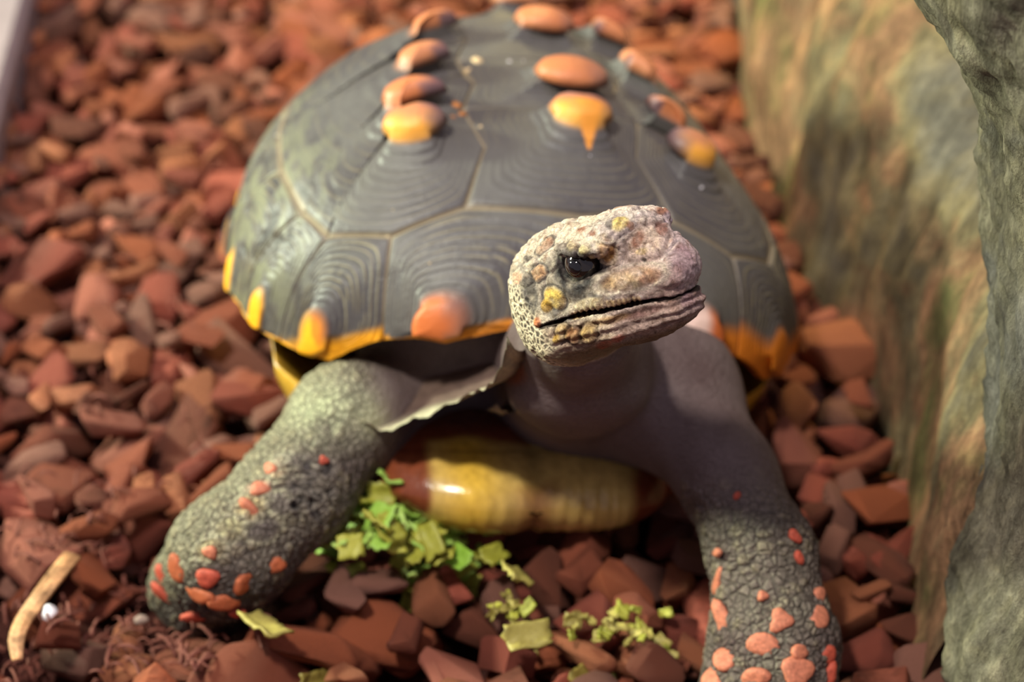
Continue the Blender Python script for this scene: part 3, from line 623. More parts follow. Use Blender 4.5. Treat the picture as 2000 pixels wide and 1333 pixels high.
# --- colours and relief of the skin
def to_head(P): return (P - HC) @ HB.T * 100
H = to_head(BV); QX, QY, QZ = to_px(BV)
bvh = BVHTree.FromPolygons([tuple(v) for v in BV], [tuple(f) for f in BF])
def hit(px, py):
    d = FW + RT * (px - 1000) / FPX + UP * (666.5 - py) / FPX; d = d / np.linalg.norm(d)
    h = bvh.ray_cast(Vector(CAM), Vector(d)); return (np.array(h[0]), np.array(h[1])) if h[0] is not None else (None, None)
n1 = fbm(BV * 120, 4, 1); n2 = fbm(BV * 420, 3, 2); n3 = fbm(BV * 45, 3, 3)
skin_d = np.array(srgb(88, 70, 70)); skin_l = np.array(srgb(118, 103, 104))
col = skin_d + (skin_l - skin_d) * np.clip(0.5 + 0.5 * n3, 0, 1)[:, None]
mask = np.zeros((len(BV), 4)); hgt = np.zeros(len(BV))
hd = np.sqrt(((H[:, 0] + .0) / 3.9) ** 2 + (H[:, 1] / 2.6) ** 2 + (H[:, 2] / 2.6) ** 2); ish = 1 - sstep(0.98, 1.12, hd)
def lay(c, w):
    global col; col = col + (np.asarray(c) - col) * np.clip(w, 0, 1)[:, None]
# legs: scaly towards the foot
leg = np.clip(sstep(.085, .055, BV[:, 2]) * (BV[:, 1] < .03) * sstep(.02, .035, np.abs(BV[:, 0] - .01)), 0, 1)
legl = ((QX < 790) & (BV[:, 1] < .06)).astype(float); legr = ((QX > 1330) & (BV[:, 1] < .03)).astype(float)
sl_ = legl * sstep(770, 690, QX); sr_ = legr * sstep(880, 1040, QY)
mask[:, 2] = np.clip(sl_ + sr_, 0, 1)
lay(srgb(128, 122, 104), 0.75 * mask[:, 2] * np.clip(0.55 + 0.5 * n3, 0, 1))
lay(srgb(168, 166, 132), 0.45 * legl * sstep(0.25, 0.75, -BN[:, 0] * .8 + BN[:, 2] * .5) * sstep(790, 700, QX))  # paler on faces turned up and left: lit side painted into the skin
lay(srgb(58, 46, 46), 0.8 * legl * sstep(1080, 1180, QY))  # darker towards the foot: shade low on the leg painted in
f1, f2, cid = voro(BV * 210, 3); e1 = np.clip((f2 - f1) * 2.2, 0, 1)
hgt += mask[:, 2] * 0.0009 * (sstep(0.05, 0.6, e1) - 0.5) * (0.7 + 0.6 * cid)
lay(srgb(46, 38, 34), mask[:, 2] * 0.38 * (1 - sstep(0.0, 0.25, e1))); lay(srgb(164, 152, 120), mask[:, 2] * 0.3 * (cid > .6) * sstep(.3, .6, e1))
# head ground colour
cream, pink, brn, grey, purp = map(np.array, (srgb(232, 218, 198), srgb(238, 218, 214), srgb(146, 90, 60), srgb(136, 130, 132), srgb(184, 160, 176)))
hm = ish * sstep(-3.2, -2.2, H[:, 0])
lay(cream, hm * 0.92); lay(pink, hm * sstep(.6, 2.0, H[:, 0]) * 0.7); lay(purp, hm * sstep(2.2, 3.4, H[:, 0] - H[:, 1] * .5) * 0.55)
f1, f2, hid = voro(np.stack([H[:, 0] * 1.9, H[:, 1] * 1.9, H[:, 2] * 2.3], -1), 11); e2 = np.clip((f2 - f1) * 1.8, 0, 1)
topm = hm * sstep(.3, .75, H[:, 2]) ; hgt += topm * 0.0007 * (sstep(0.0, 0.45, e2) - .5)
lay(grey * .9, topm * 0.6 * (1 - sstep(0.02, 0.2, e2))); lay(brn, topm * 0.65 * sstep(.25, .8, e2) * sstep(0.0, .6, n2 + n1 * .7) * (hid > .3))
lay(brn * .8, hm * 0.45 * sstep(0.15, 0.9, n1 + .5 * n2) * sstep(.6, -.3, H[:, 2])); lay(grey * .62, hm * .35 * sstep(.25, 1.0, -n1 + .4 * n2))
rdg = 1 - np.abs(fbm(BV * 260, 3, 21)); hgt += hm * (0.00024 * n2 + 0.0002 * n1 + 0.00045 * (rdg - .6)) * (1 - np.exp(-((H[:, 0] - .75) / .8) ** 2 - ((H[:, 2] - .75) / .5) ** 2))
# back of head and throat: fine pale network
net = hm * np.clip(sstep(-.6, -1.7, H[:, 0] + .35 * H[:, 2]) * sstep(1.5, .2, H[:, 2]) + sstep(-.9, -1.6, H[:, 0]) * sstep(-.9, -1.4, H[:, 2]), 0, 1)
mask[:, 0] = np.clip(net * 1.1, 0, 1); lay(srgb(196, 184, 160), net * 0.8)
# under the jaw: olive brown
uj = hm * sstep(-1.25, -1.7, H[:, 2]) * sstep(-1.9, -.7, H[:, 0]); mask[:, 0] *= 1 - uj; lay(srgb(104, 84, 52), uj * .85)
lj = hm * sstep(-.6, -.8, H[:, 2]) * sstep(-1.75, -1.3, H[:, 2]) * sstep(-1.0, -.4, H[:, 0]); lay(srgb(128, 88, 72), lj * .55)
hgt += lj * 0.0004 * np.sin(H[:, 2] * 22 + 2 * n1)
mask[:, 3] = hm * (1 - .8 * net)
ml_ = -.62 + .10 * np.sin((H[:, 0] + 1.0) * 0.9) - .10 * sstep(2.3, 3.3, H[:, 0])
lay(srgb(40, 24, 18), .9 * hm * (np.abs(H[:, 2] - ml_) < .085) * (H[:, 0] > -1.1))
gl = np.exp(-((H[:, 0] - .75) / .9) ** 2 - ((H[:, 2] - .7) / .55) ** 2) * (np.abs(H[:, 1]) > .9); mask[:, 1] = gl; mask[:, 3] *= 1 - .75 * gl

def spot(px, py, rx, ry, ang, c, w=0.9, h=0.0, soft=0.35, ring=None, ringh=0.0, depth=0.012):
    """a scale or mark of the skin at the place the eye meets it"""
    p, n = hit(px, py)
    if p is None: return
    z = (p - CAM) @ FW; ca, sa = math.cos(math.radians(ang)), math.sin(math.radians(ang))
    dx, dy = QX - px, -(QY - py); u = (dx * ca + dy * sa) / rx; v = (-dx * sa + dy * ca) / ry
    r = np.sqrt(u * u + v * v) + 0.10 * n2; near = (np.abs(QZ - z) < depth) & (BN @ (p - CAM) < 0)
    a = (1 - sstep(1 - soft, 1.0 + soft * .4, r)) * near
    if ring is not None:
        g = np.exp(-((r - 1.12) / .16) ** 2) * near; lay(ring, g * .85)
        global hgt
        hgt = hgt - ringh * g
    if c is not None: lay(c, a * w * np.clip(.85 + .45 * n2, .3, 1))
    hgt = hgt + h * (1 - np.clip(r, 0, 1) ** 2) * near
exec_spots = True
DK = srgb(66, 60, 62); YL = srgb(222, 190, 92); YB = srgb(206, 164, 60); OR = srgb(222, 126, 70); WH = srgb(232, 214, 196); RB = srgb(140, 78, 50)
# rim of the eye, temple, ear patch
spot(1138, 543, 78, 62, -22, srgb(60, 54, 57), 1.0, 0.0, .45, depth=.02); spot(1132, 532, 62, 44, -22, srgb(34, 30, 32), 1.0, 0.0, .4, depth=.02); spot(1105, 500, 26, 30, 30, srgb(88, 80, 82), .8)
spot(1035, 575, 17, 46, 12, srgb(74, 70, 72), .85, -.0004); spot(1085, 608, 42, 22, -35, srgb(92, 88, 92), .75)
spot(1082, 582, 25, 18, -45, YL, .95, .0009, .25, DK, .0003); spot(1067, 597, 11, 15, 0, YB, .95, .0007); spot(1050, 629, 8, 11, 0, OR, .95, .0010)
spot(1052, 533, 19, 15, 60, srgb(178, 132, 88), .8, .0006, .3, DK, .0003); spot(1009, 543, 12, 14, 0, srgb(226, 160, 122), .7)
spot(1033, 506, 9, 7, 0, srgb(90, 86, 90), .8); spot(1065, 480, 22, 7, 45, srgb(168, 120, 92), .8, .0003, .3, DK)
# scales over and before the eye
spot(1186, 489, 17, 25, 15, srgb(190, 140, 62), .9, .0007, .3, srgb(214, 196, 170), -.0003); spot(1195, 487, 8, 14, 10, srgb(120, 74, 36), .8)
spot(1140, 487, 12, 10, 0, srgb(206, 192, 140), .85, .0006, .3, srgb(110, 100, 84), .0003); spot(1117, 480, 10, 10, 0, srgb(190, 168, 128), .8, .0005, .3, srgb(110, 100, 84), .0003); spot(1158, 505, 12, 7, -15, srgb(214, 190, 140), .8, .0004)
spot(1210, 442, 44, 24, 22, srgb(170, 158, 158), .8, .0007, .25, srgb(206, 194, 184), -.0004); spot(1212, 440, 20, 13, 30, srgb(228, 206, 120), .95, .0004); spot(1230, 444, 10, 8, 0, srgb(150, 92, 50), .7); spot(1190, 440, 8, 12, 0, DK, .6)
spot(1262, 475, 42, 30, 35, srgb(222, 196, 176), .8, .0006, .3, srgb(150, 128, 122), .0003); spot(1245, 470, 20, 12, 60, RB, .8); spot(1272, 455, 12, 16, 20, WH, .8); spot(1254, 492, 14, 7, 10, srgb(230, 206, 130), .8); spot(1292, 445, 12, 16, 20, srgb(150, 82, 58), .75)
spot(1280, 402, 26, 12, 10, WH, .9, .0005); spot(1245, 420, 26, 9, 10, srgb(226, 214, 210), .8, .0004); spot(1294, 412, 16, 8, -10, srgb(160, 96, 60), .8); spot(1310, 430, 18, 22, 0, srgb(214, 194, 206), .7); spot(1325, 455, 9, 26, 15, srgb(208, 196, 212), .8, .0006)
spot(1137, 450, 10, 7, 20, RB, .8); spot(1157, 456, 9, 6, 10, RB, .8); spot(1128, 468, 16, 8, 10, WH, .6); spot(1150, 470, 22, 8, 10, WH, .7)
# snout and beak
spot(1275, 530, 40, 40, 10, srgb(212, 184, 178), .6); spot(1335, 510, 26, 36, 10, srgb(176, 140, 152), .6); spot(1320, 540, 16, 26, 0, srgb(196, 160, 158), .6)
spot(1232, 545, 64, 24, 14, srgb(176, 140, 96), .75, .0006, .3, srgb(206, 192, 176), -.0002); spot(1235, 560, 40, 12, 10, srgb(116, 108, 100), .5); spot(1270, 540, 24, 16, 20, srgb(166, 104, 66), .6)
spot(1258, 508, 5, 4.5, 0, srgb(20, 10, 12), 1.0, -.0009, .3)
for k in range(26):
    t = k / 25; spot(1120 + 130 * t, 618 - 32 * t - 6 * math.sin(3.1 * t), 3.2, 10, 20, srgb(216, 186, 124) if k % 2 else srgb(150, 112, 62), .8, .0003 if k % 2 else -.0001)
spot(1150, 594, 34, 12, 14, srgb(214, 196, 160), .75, .0004); spot(1310, 575, 34, 9, 20, srgb(206, 176, 170), .7)
# lower jaw
spot(1100, 648, 16, 17, 0, srgb(172, 142, 86), .85, .0007, .3, srgb(84, 66, 44), .0004); spot(1120, 655, 15, 17, 0, srgb(166, 120, 76), .85, .0007, .3, srgb(84, 66, 44), .0004); spot(1149, 652, 17, 19, -20, srgb(182, 150, 90), .85, .0007, .3, srgb(84, 66, 44), .0004); spot(1088, 662, 9, 9, 0, YB, .8, .0005)
spot(1230, 612, 60, 9, 17, srgb(70, 46, 34), .8); spot(1207, 662, 17, 8, 20, srgb(190, 96, 72), .75); spot(1180, 674, 18, 7, 15, srgb(170, 92, 66), .75); spot(1190, 625, 46, 9, 12, srgb(176, 138, 92), .7, .0003); spot(1260, 610, 46, 10, 18, srgb(132, 96, 92), .7); spot(1345, 590, 16, 16, 0, srgb(176, 144, 152), .7)
# fold edge: pale dry skin
fe = np.full(len(BV), 9.0)
for i in range(6):
    a, b = rg[i], rg[i + 1]; ba = b - a; t = np.clip((BV - a) @ ba / (ba @ ba), 0, 1); fe = np.minimum(fe, np.linalg.norm(BV - a - t[:, None] * ba, axis=1))
lay(srgb(150, 142, 120), 0.5 * sstep(.0075, .0025, fe))
spot(1005, 730, 30, 26, 0, srgb(146, 74, 36), .75, 0, .6)
a, b = W(1000, 798, .578), W(1130, 726, .560); ba = b - a; t = np.clip((BV - a) @ ba / (ba @ ba), 0, 1); lay(srgb(160, 148, 130), .8 * sstep(.004, .0018, np.linalg.norm(BV - a - t[:, None] * ba, axis=1)))
# knee of the near leg: pale, wrinkled
lay(srgb(196, 202, 164), .85 * np.exp(-((QX - 650) / 85) ** 2 - ((QY - 810) / 55) ** 2) * legl * (0.75 + .5 * n1)); hgt += .0005 * np.exp(-((QX - 640) / 90) ** 2 - ((QY - 830) / 70) ** 2) * legl * n1
# near leg relief scales
for (px, py, rx, ry, an, c) in [(545, 915, 24, 16, 60, srgb(206, 176, 140)), (505, 955, 26, 17, 20, srgb(214, 160, 138)), (488, 995, 34, 26, 40, srgb(196, 174, 130)), (448, 1035, 30, 24, 20, srgb(178, 168, 128)), (515, 1035, 34, 24, 30, srgb(104, 94, 92)), (412, 1075, 30, 22, 20, srgb(180, 164, 124)), (545, 985, 22, 26, 30, srgb(122, 112, 106)), (560, 900, 30, 18, 10, srgb(150, 146, 132))]:
    spot(px, py, rx, ry, an, c, .7, .0011, .3, srgb(170, 164, 140), -.0005)
for k in range(26):
    px, py = 600 + 75 * RNG.random() - 35 * RNG.random(), 900 + 110 * RNG.random(); spot(px, py, 10 + 5 * RNG.random(), 9 + 4 * RNG.random(), 90 * RNG.random(), srgb(64, 58, 60), .8, -.0007, .4, srgb(148, 138, 128), -.0006)
BV = BV + BN * hgt[:, None]
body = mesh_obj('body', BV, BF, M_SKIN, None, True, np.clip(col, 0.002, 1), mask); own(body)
body['label'] = 'grey-brown scaly skin of head, neck and legs'
bvh = BVHTree.FromPolygons([tuple(v) for v in BV], [tuple(f) for f in BF]); BN = None

# eyes
def ball(r, n=24, m=40):
    loops = [np.stack([r * math.sin(t) * np.cos(np.linspace(0, 2 * np.pi, m, endpoint=False)), r * math.sin(t) * np.sin(np.linspace(0, 2 * np.pi, m, endpoint=False)), np.full(m, r * math.cos(t))], -1) for t in np.linspace(0.02, math.pi - 0.02, n)]
    V, F = loft(loops); return capped(V, F, m, n)
for s in (1, -1):
    V, fs = ball(0.0054); c = Hd(0.70, s * 1.32, 0.84); o = mesh_obj('eye', V + c, fs, M_EYE); own(o); fix_normals(o); o['label'] = 'dark glossy eye'
    ax = (HL * s * .96 + HF * .22 + HU * .05); ax /= np.linalg.norm(ax); V, fs = ball(0.0023, 12, 24); zv = np.array([0, 0, 1.0])
    e1 = np.cross(ax, zv); e1 /= np.linalg.norm(e1); e2_ = np.cross(ax, e1); V = V @ np.stack([e1, e2_, ax * .45]); pu = mesh_obj('pupil', V + c + ax * .0049, fs, M_PUPIL); fix_normals(pu); pu.parent = o

# slack, dry fold of skin from the throat to the near leg
M_FOLD = None
def skin_sheet(edge, root, n, m, th, pale, dark, seed):
    e, r = spline(edge, n), spline(root, n); loops = []; cs = []
    for side in (1, -1):
        for t in (np.linspace(0, 1, m) if side > 0 else np.linspace(1, 0, m)):
            p = e + (r - e) * t; w = (1 - t) ** 2
            nz_ = np.stack([np.arange(n) * .13, np.full(n, t * 3), np.full(n, float(seed))], -1)
            ruf = .0020 * vnoise(nz_, 3) * w + .0010 * vnoise(nz_ * np.array([2.6, 1, 1]), 5) * w
            sag = -0.004 * math.sin(math.pi * t)
            loops.append(p + UP * (ruf + sag)[:, None] - FW * (side * th * (.5 + .5 * t) + .0008 * vnoise(nz_ * 2, 8))[:, None])
            k = sstep(.22, .50, np.array([t]))[0]; cs.append(np.tile(pale + (dark - pale) * k, (n, 1)) * (1 + .18 * vnoise(nz_ * 4, 9))[:, None])
    V, F = loft([l for l in np.stack(loops)], closed=False); 
    L = len(loops); i0 = np.arange(n); F = np.vstack([F, np.stack([(L - 1) * n + i0[:-1], (L - 1) * n + i0[1:], i0[1:], i0[:-1]], -1)])
    c_ = np.concatenate(cs); o = mesh_obj('skin_fold', V, F, M_SKIN, None, True, np.clip(c_, 0, 1), np.tile(np.array([0, 0, 0, .5]), (len(V), 1))); own(o); fix_normals(o); return o
pale_, dark_ = np.array(srgb(202, 198, 168)), np.array(srgb(112, 92, 84))
o = skin_sheet([W(990, 672, .532), W(986, 700, .540), W(966, 742, .556), W(925, 762, .570), W(880, 786, .582), W(815, 812, .594), W(757, 836, .600), W(700, 826, .606)], [W(1050, 650, .560), W(1060, 665, .585), W(1050, 680, .61), W(1000, 700, .625), W(930, 715, .635), W(850, 735, .64), W(770, 755, .64), W(690, 775, .63)], 90, 9, .0007, pale_, dark_, 3)
o['label'] = 'pale ragged edge of loose neck skin'
o = skin_sheet([W(950, 800, .590), W(985, 800, .582), W(1005, 798, .574), W(1060, 770, .566), W(1130, 726, .556)], [W(1000, 760, .63), W(1020, 750, .62), W(1050, 745, .61), W(1100, 725, .60), W(1150, 700, .585)], 60, 8, .0006, np.array(srgb(158, 146, 128)), np.array(srgb(92, 74, 66)), 8)
# red and orange leg scales, each a raised horny plate
M_RED = mat_plain('red_orange_scale', srgb(176, 74, 54), 0.65, 0.4, 0.4, 700, 0.0006); M_SAL = mat_plain('salmon_scale', srgb(194, 116, 88), 0.65, 0.4, 0.45, 700, 0.0006)
M_ORS = mat_plain('rust_orange_scale', srgb(166, 84, 50), 0.65, 0.4, 0.4, 700, 0.0006)
def leg_scale(px, py, rx, ry, ang, mat):
    p, n = hit(px, py)
    if p is None or abs((p - CAM) @ FW - 0.59) > 0.07: return
    z = (p - CAM) @ FW; k = z / FPX; a = math.radians(ang); t1 = RT * math.cos(a) + UP * math.sin(a); t1 = t1 - n * (t1 @ n); t1 /= np.linalg.norm(t1); t2 = np.cross(n, t1)
    rx, ry = rx * k * 1.2, ry * k * 1.3; m = 14; loops = []; th0 = np.linspace(0, 2 * np.pi, m, endpoint=False); q3 = RNG.standard_normal(6); jit = 1 + .09 * (q3[0] * np.cos(2 * th0) + q3[1] * np.sin(2 * th0) + q3[2] * np.cos(3 * th0) + q3[3] * np.sin(3 * th0))
    for rr, hh in ((1.0, -.0010), (1.03, .0003), (.88, .0009), (.5, .0012), (.12, .0010)):
        th = np.linspace(0, 2 * np.pi, m, endpoint=False); j = 1 + (jit - 1) * rr
        loops.append(p + np.outer(np.cos(th) * rr * j * rx, t1) + np.outer(np.sin(th) * rr * j * ry, t2) + n * (hh - .15 * ((np.cos(th) * rr * rx) ** 2 + (np.sin(th) * rr * ry) ** 2)[:, None] / .02))
    V, F = loft(loops); V, fs = capped(V, F, m, 5); o = mesh_obj('leg_scale', V, fs, mat); own(o); fix_normals(o)
for a in [(528, 916, 10, 12, 60, 1), (508, 955, 17, 10, 10, 1), (486, 992, 11, 16, 50, 1), (410, 1080, 13, 9, -20, 1), (345, 1112, 17, 24, 20, 2), (405, 1130, 20, 15, 10, 0), (478, 1140, 24, 14, -5, 2), (390, 1163, 26, 13, -15, 2), (318, 1162, 27, 13, -30, 0), (316, 1122, 11, 17, 10, 0), (440, 1178, 28, 14, -8, 2), (385, 1205, 24, 13, -10, 0), (540, 1105, 17, 11, 25, 2), (632, 900, 8, 7, 0, 0), (560, 1165, 12, 24, -20, 2), (465, 1198, 14, 10, 0, 0),
          (1402, 1140, 10, 24, -5, 1), (1412, 1215, 17, 27, 15, 1), (1415, 1288, 18, 22, 25, 1), (1392, 1330, 18, 26, 10, 1), (1400, 1080, 8, 22, 0, 1), (1525, 1213, 20, 16, 20, 1), (1490, 1260, 26, 18, 10, 1), (1600, 1208, 22, 17, 20, 1), (1563, 1274, 17, 13, 5, 1), (1558, 1312, 28, 22, 10, 1), (1475, 1325, 26, 15, 5, 1), (1617, 1280, 16, 14, 0, 0), (1552, 1048, 10, 11, 40, 0), (1560, 1090, 7, 13, 20, 0), (1440, 970, 6, 7, 0, 0), (1620, 1320, 12, 18, -30, 0), (1360 + 130, 1165, 9, 8, 0, 1), (1600, 1165, 16, 12, 30, 1)]:
    leg_scale(*a[:5], (M_RED, M_SAL, M_ORS)[a[5]])

# ------------------------------------------------------------------ loose litter on the ground
HX0, HX1, HY0, HY1, HS = -0.62, 0.50, -0.34, 0.80, 0.0025
NXH, NYH = int((HX1 - HX0) / HS), int((HY1 - HY0) / HS); HM = np.full((NXH, NYH), -0.008); OWN = np.full((NXH, NYH), -1, dtype=np.int32)
def chip_mesh(k, rng):
    """an angular lump of bark: hull of jittered points, edges rounded"""
    bm = bmesh.new(); ax = np.array([1.0, 0.38 + 0.42 * rng.random(), 0.25 + 0.33 * rng.random()]); slab = k % 3 == 0
    pts = []
    for sx in (-1, 1):
        for sy in (-1, 1):
            for sz in (-1, 1):
                q = np.array([sx, sy, sz]) * (0.50 + 0.50 * rng.random(3))
                if rng.random() < .8: pts.append(q)
    for _ in range(4 if slab else 9):
        q = rng.standard_normal(3); q /= np.abs(q).max() ** 0.8 + 1e-6; pts.append(np.clip(q, -1.05, 1.05) * (0.85 + .25 * rng.random()))
    for q in pts: bm.verts.new(tuple(q * ax * 0.5))
    r = bmesh.ops.convex_hull(bm, input=bm.verts); bmesh.ops.delete(bm, geom=[e for e in r['geom_interior'] if isinstance(e, bmesh.types.BMVert)], context='VERTS')
    bmesh.ops.dissolve_limit(bm, angle_limit=0.22, verts=bm.verts, edges=bm.edges)
    bmesh.ops.bevel(bm, geom=bm.edges[:], offset=0.06 + 0.05 * rng.random(), segments=2, profile=0.55, affect='EDGES', clamp_overlap=True)
    bmesh.ops.triangulate(bm, faces=bm.faces)
    V = np.array([v.co[:] for v in bm.verts]); off = 0.06 * vnoise(V * 4 + k * 9.1, 3) + 0.03 * vnoise(V * 11 + k, 4)
    bend = 0.30 * (rng.random() - .5)
    for v, d in zip(bm.verts, off): v.co += v.co.normalized() * float(d); v.co.z += bend * v.co.x ** 2 * 4
    bmesh.ops.recalc_face_normals(bm, faces=bm.faces); me = bpy.data.meshes.new('bark_chip'); bm.to_mesh(me); bm.free()
    a = me.attributes.new('Col', 'FLOAT_COLOR', 'POINT'); tint = 1.0; a.data.foreach_set('color', np.tile(np.array([tint, tint, tint, 1], dtype=np.float32), len(me.vertices)))
    me.polygons.foreach_set('use_smooth', np.ones(len(me.polygons), dtype=bool)); me.materials.append(M_CHIP); return me
crng = np.random.default_rng(21)
PROTO = [chip_mesh(k, crng) for k in range(30)]
PV = [np.array([v.co[:] for v in me.vertices]) for me in PROTO]
PT = [np.array([p.vertices[:] for p in me.polygons]) for me in PROTO]
obst = [bvh]
for ob in (rockA, rockB):
    obst.append(BVHTree.FromPolygons([v.co[:] for v in ob.data.vertices], [p.vertices[:] for p in ob.data.polygons]))
obst.append(BVHTree.FromPolygons([v.co[:] for v in carapace.data.vertices], [p.vertices[:] for p in carapace.data.polygons]))
obst.append(BVHTree.FromPolygons([v.co[:] for v in plastron.data.vertices], [p.vertices[:] for p in plastron.data.polygons]))
def seen(p):
    d = Vector(p) - Vector(CAM); L = d.length; d.normalize()
    return all((lambda h: h[0] is None or h[3] > L - 0.004)(b.ray_cast(Vector(CAM), d)) for b in obst)
rock_line = bp                                 # foot of the slab
def in_rock(x, y):
    j = int(np.argmin(np.abs(rock_line[:, 1] - y))); return x > rock_line[j, 0] - 0.004 and y > -0.3
FEET = [(G(412, 1135, .012), .026), (G(1495, 1415, .012), .026)]
chips = []
def drop(x, y, size, rot, tilt, proto, sink=0.62):
    V = PV[proto] * size; ca, sa = math.cos(rot), math.sin(rot)
    Rm = np.array(Matrix.Rotation(rot, 3, 'Z') @ Matrix.Rotation(tilt[0], 3, 'X') @ Matrix.Rotation(tilt[1], 3, 'Y')); Vw_ = V @ Rm.T
    ix = ((Vw_[:, 0] * .8 + x - HX0) / HS).astype(int); iy = ((Vw_[:, 1] * .8 + y - HY0) / HS).astype(int); i0, i1, j0, j1 = max(ix.min(), 0), min(ix.max() + 1, NXH), max(iy.min(), 0), min(iy.max() + 1, NYH)
    if i1 <= i0 or j1 <= j0: return None
    gx, gy = np.meshgrid(np.arange(i0, i1), np.arange(j0, j1), indexing='ij'); lx = (gx + .5) * HS + HX0 - x; ly = (gy + .5) * HS + HY0 - y; a = lx * ca + ly * sa; b = -lx * sa + ly * ca
    ex = np.ptp(PV[proto][:, 0]) * size / 2; ey = np.ptp(PV[proto][:, 1]) * size / 2; ins = (np.abs(a) < ex * .95) & (np.abs(b) < ey * .95)
    if not ins.any(): return None
    hs = HM[i0:i1, j0:j1][ins]; z0 = np.quantile(hs, sink); bot, top = Vw_[:, 2].min(), Vw_[:, 2].max(); z = z0 - bot
    if z + top > 0.032: return None
    return z, Rm, (i0, i1, j0, j1, ins, z + top * .85)
tries = 0
while len(chips) < 3600 and tries < 26000:
    tries += 1; x = crng.uniform(-0.58, 0.46); y = crng.uniform(-0.30, 0.76)
    if in_rock(x, y): continue
    qx, qy, qz = to_px(np.array([x, y, 0.01]))
    if not (-700 < qx < 2300 and -220 < qy < 2300): continue
    size = float(np.clip(crng.lognormal(math.log(0.0265), 0.30), 0.013, 0.044))
    fine = sstep(1020, 1180, qy) * sstep(900, 500, qx)   # fine shreds at the lower left
    if crng.random() < fine * 0.75: continue
    if tries < 2500: size *= 1.05
    pr_ = int(crng.integers(len(PROTO))); rot = crng.uniform(0, 2 * math.pi); tilt = crng.normal(0, .38, 2)
    if any(np.hypot(x - c[0], y - c[1]) < r + size * .25 for c, r in FEET): continue
    r = drop(x, y, size, rot, tilt, pr_)
    if r is None: continue
    z, Rm, (i0, i1, j0, j1, ins, tp) = r
    sub = HM[i0:i1, j0:j1]; os_ = OWN[i0:i1, j0:j1]; up_ = ins & (tp > sub); sub[up_] = tp; os_[up_] = len(chips)
    chips.append([x, y, z, size, Rm, pr_, ins.sum()])
top = np.bincount(OWN[OWN >= 0], minlength=len(chips)); score = np.zeros(len(chips))
for i, c in enumerate(chips):
    qx, qy, qz = to_px(np.array(c[:3]))
    if -20 < qx < 2020 and -20 < qy < 1353 and top[i] > 5 and seen((c[0], c[1], c[2] + c[3] * .12)): score[i] = top[i] / qz ** 2 * (0.2 + top[i] / c[6])
order = np.argsort(-score); indiv = set(int(i) for i in order[:300] if score[i] > 0)
def chip_place(qx, qy):
    if qy > 960 and 590 < qx < 1420:
        a = 'at the bottom edge' if qy > 1250 else 'in the shade'
        return a + (' below the greens heap' if qx < 900 else ' before the plastron' if qx < 1150 else ' beside the far foreleg'), 'chips in front of the chest'
    if qx > 1380: return ('beside the slab behind the shell' if qy < 330 else 'between shell rim and slab' if qy < 640 else 'behind the far foreleg by the slab' if qy < 880 else 'right of the far foreleg' if qy < 1110 else 'at the foot of the slab by the far forefoot'), 'chips by the slab'
    if qx > 1080: return 'behind the shell at the top right', 'chips behind the shell'
    if qx > 560 and qy < 260: return ('at the top edge' if qy < 90 else 'close') + ' behind the shell' + (' top' if qx > 760 else ' at the upper left'), 'chips behind the shell'
    col_ = 'at the left edge' if qx < 130 else 'midway to the left edge' if qx < 330 else 'close to the shell rim' if qy < 760 else 'close to the near foreleg'
    row_ = 'at the very top' if qy < 110 else 'in the upper left' if qy < 270 else 'level with the orange shell spots' if qy < 400 else 'level with the head' if qy < 640 else 'level with the skin fold' if qy < 850 else 'level with the plastron' if qy < 1040 else 'in the bottom left'
    return row_ + ' ' + col_, 'chips left of the tortoise'
def chip_look(size, pr_, ci):
    e = np.ptp(PV[pr_], axis=0); r = e[1] / e[0]; h = e[2] / e[0]
    return ('big' if size > .034 else 'small' if size < .023 else 'medium') + ' ' + CHIP_COLS[ci][0] + ' ' + ('narrow' if r < .52 else 'flat' if h < .38 else 'chunky' if r > .72 else 'oblong')
SV, SF, SC = [], [], []; nb = 0
for i, c in enumerate(chips):
    x, y, z, size, Rm, pr_, _ = c
    if i in indiv:
        o = bpy.data.objects.new('bark_chip', PROTO[pr_]); COL.objects.link(o); o.matrix_world = Matrix.Translation((x, y, z)) @ Matrix(Rm.tolist()).to_4x4() @ Matrix.Scale(size, 4)
        qx, qy, qz = to_px(np.array([x, y, z])); ci = int(crng.integers(7)); k_ = .95 + .5 * crng.random(); o.color = (*[c_ * k_ for c_ in CHIP_COLS[ci][1]], 1); pl_, gr = chip_place(qx, qy); tag(o, chip_look(size, pr_, ci) + ' chip ' + pl_, 'bark chip', gr)
    else:
        v = PV[pr_] * size @ Rm.T + np.array([x, y, z]); SV.append(v); SF.append(PT[pr_] + nb); nb += len(v); SC.append(np.tile(np.array(CHIP_COLS[int(crng.integers(7))][1]) * (.85 + .55 * crng.random()), (len(v), 1)))
st = mesh_obj('bark_mulch', np.concatenate(SV), np.concatenate(SF), M_CHIP, None, True, np.concatenate(SC)); tag(st, 'deep bed of smaller red-brown bark mulch', 'mulch', kind='stuff')

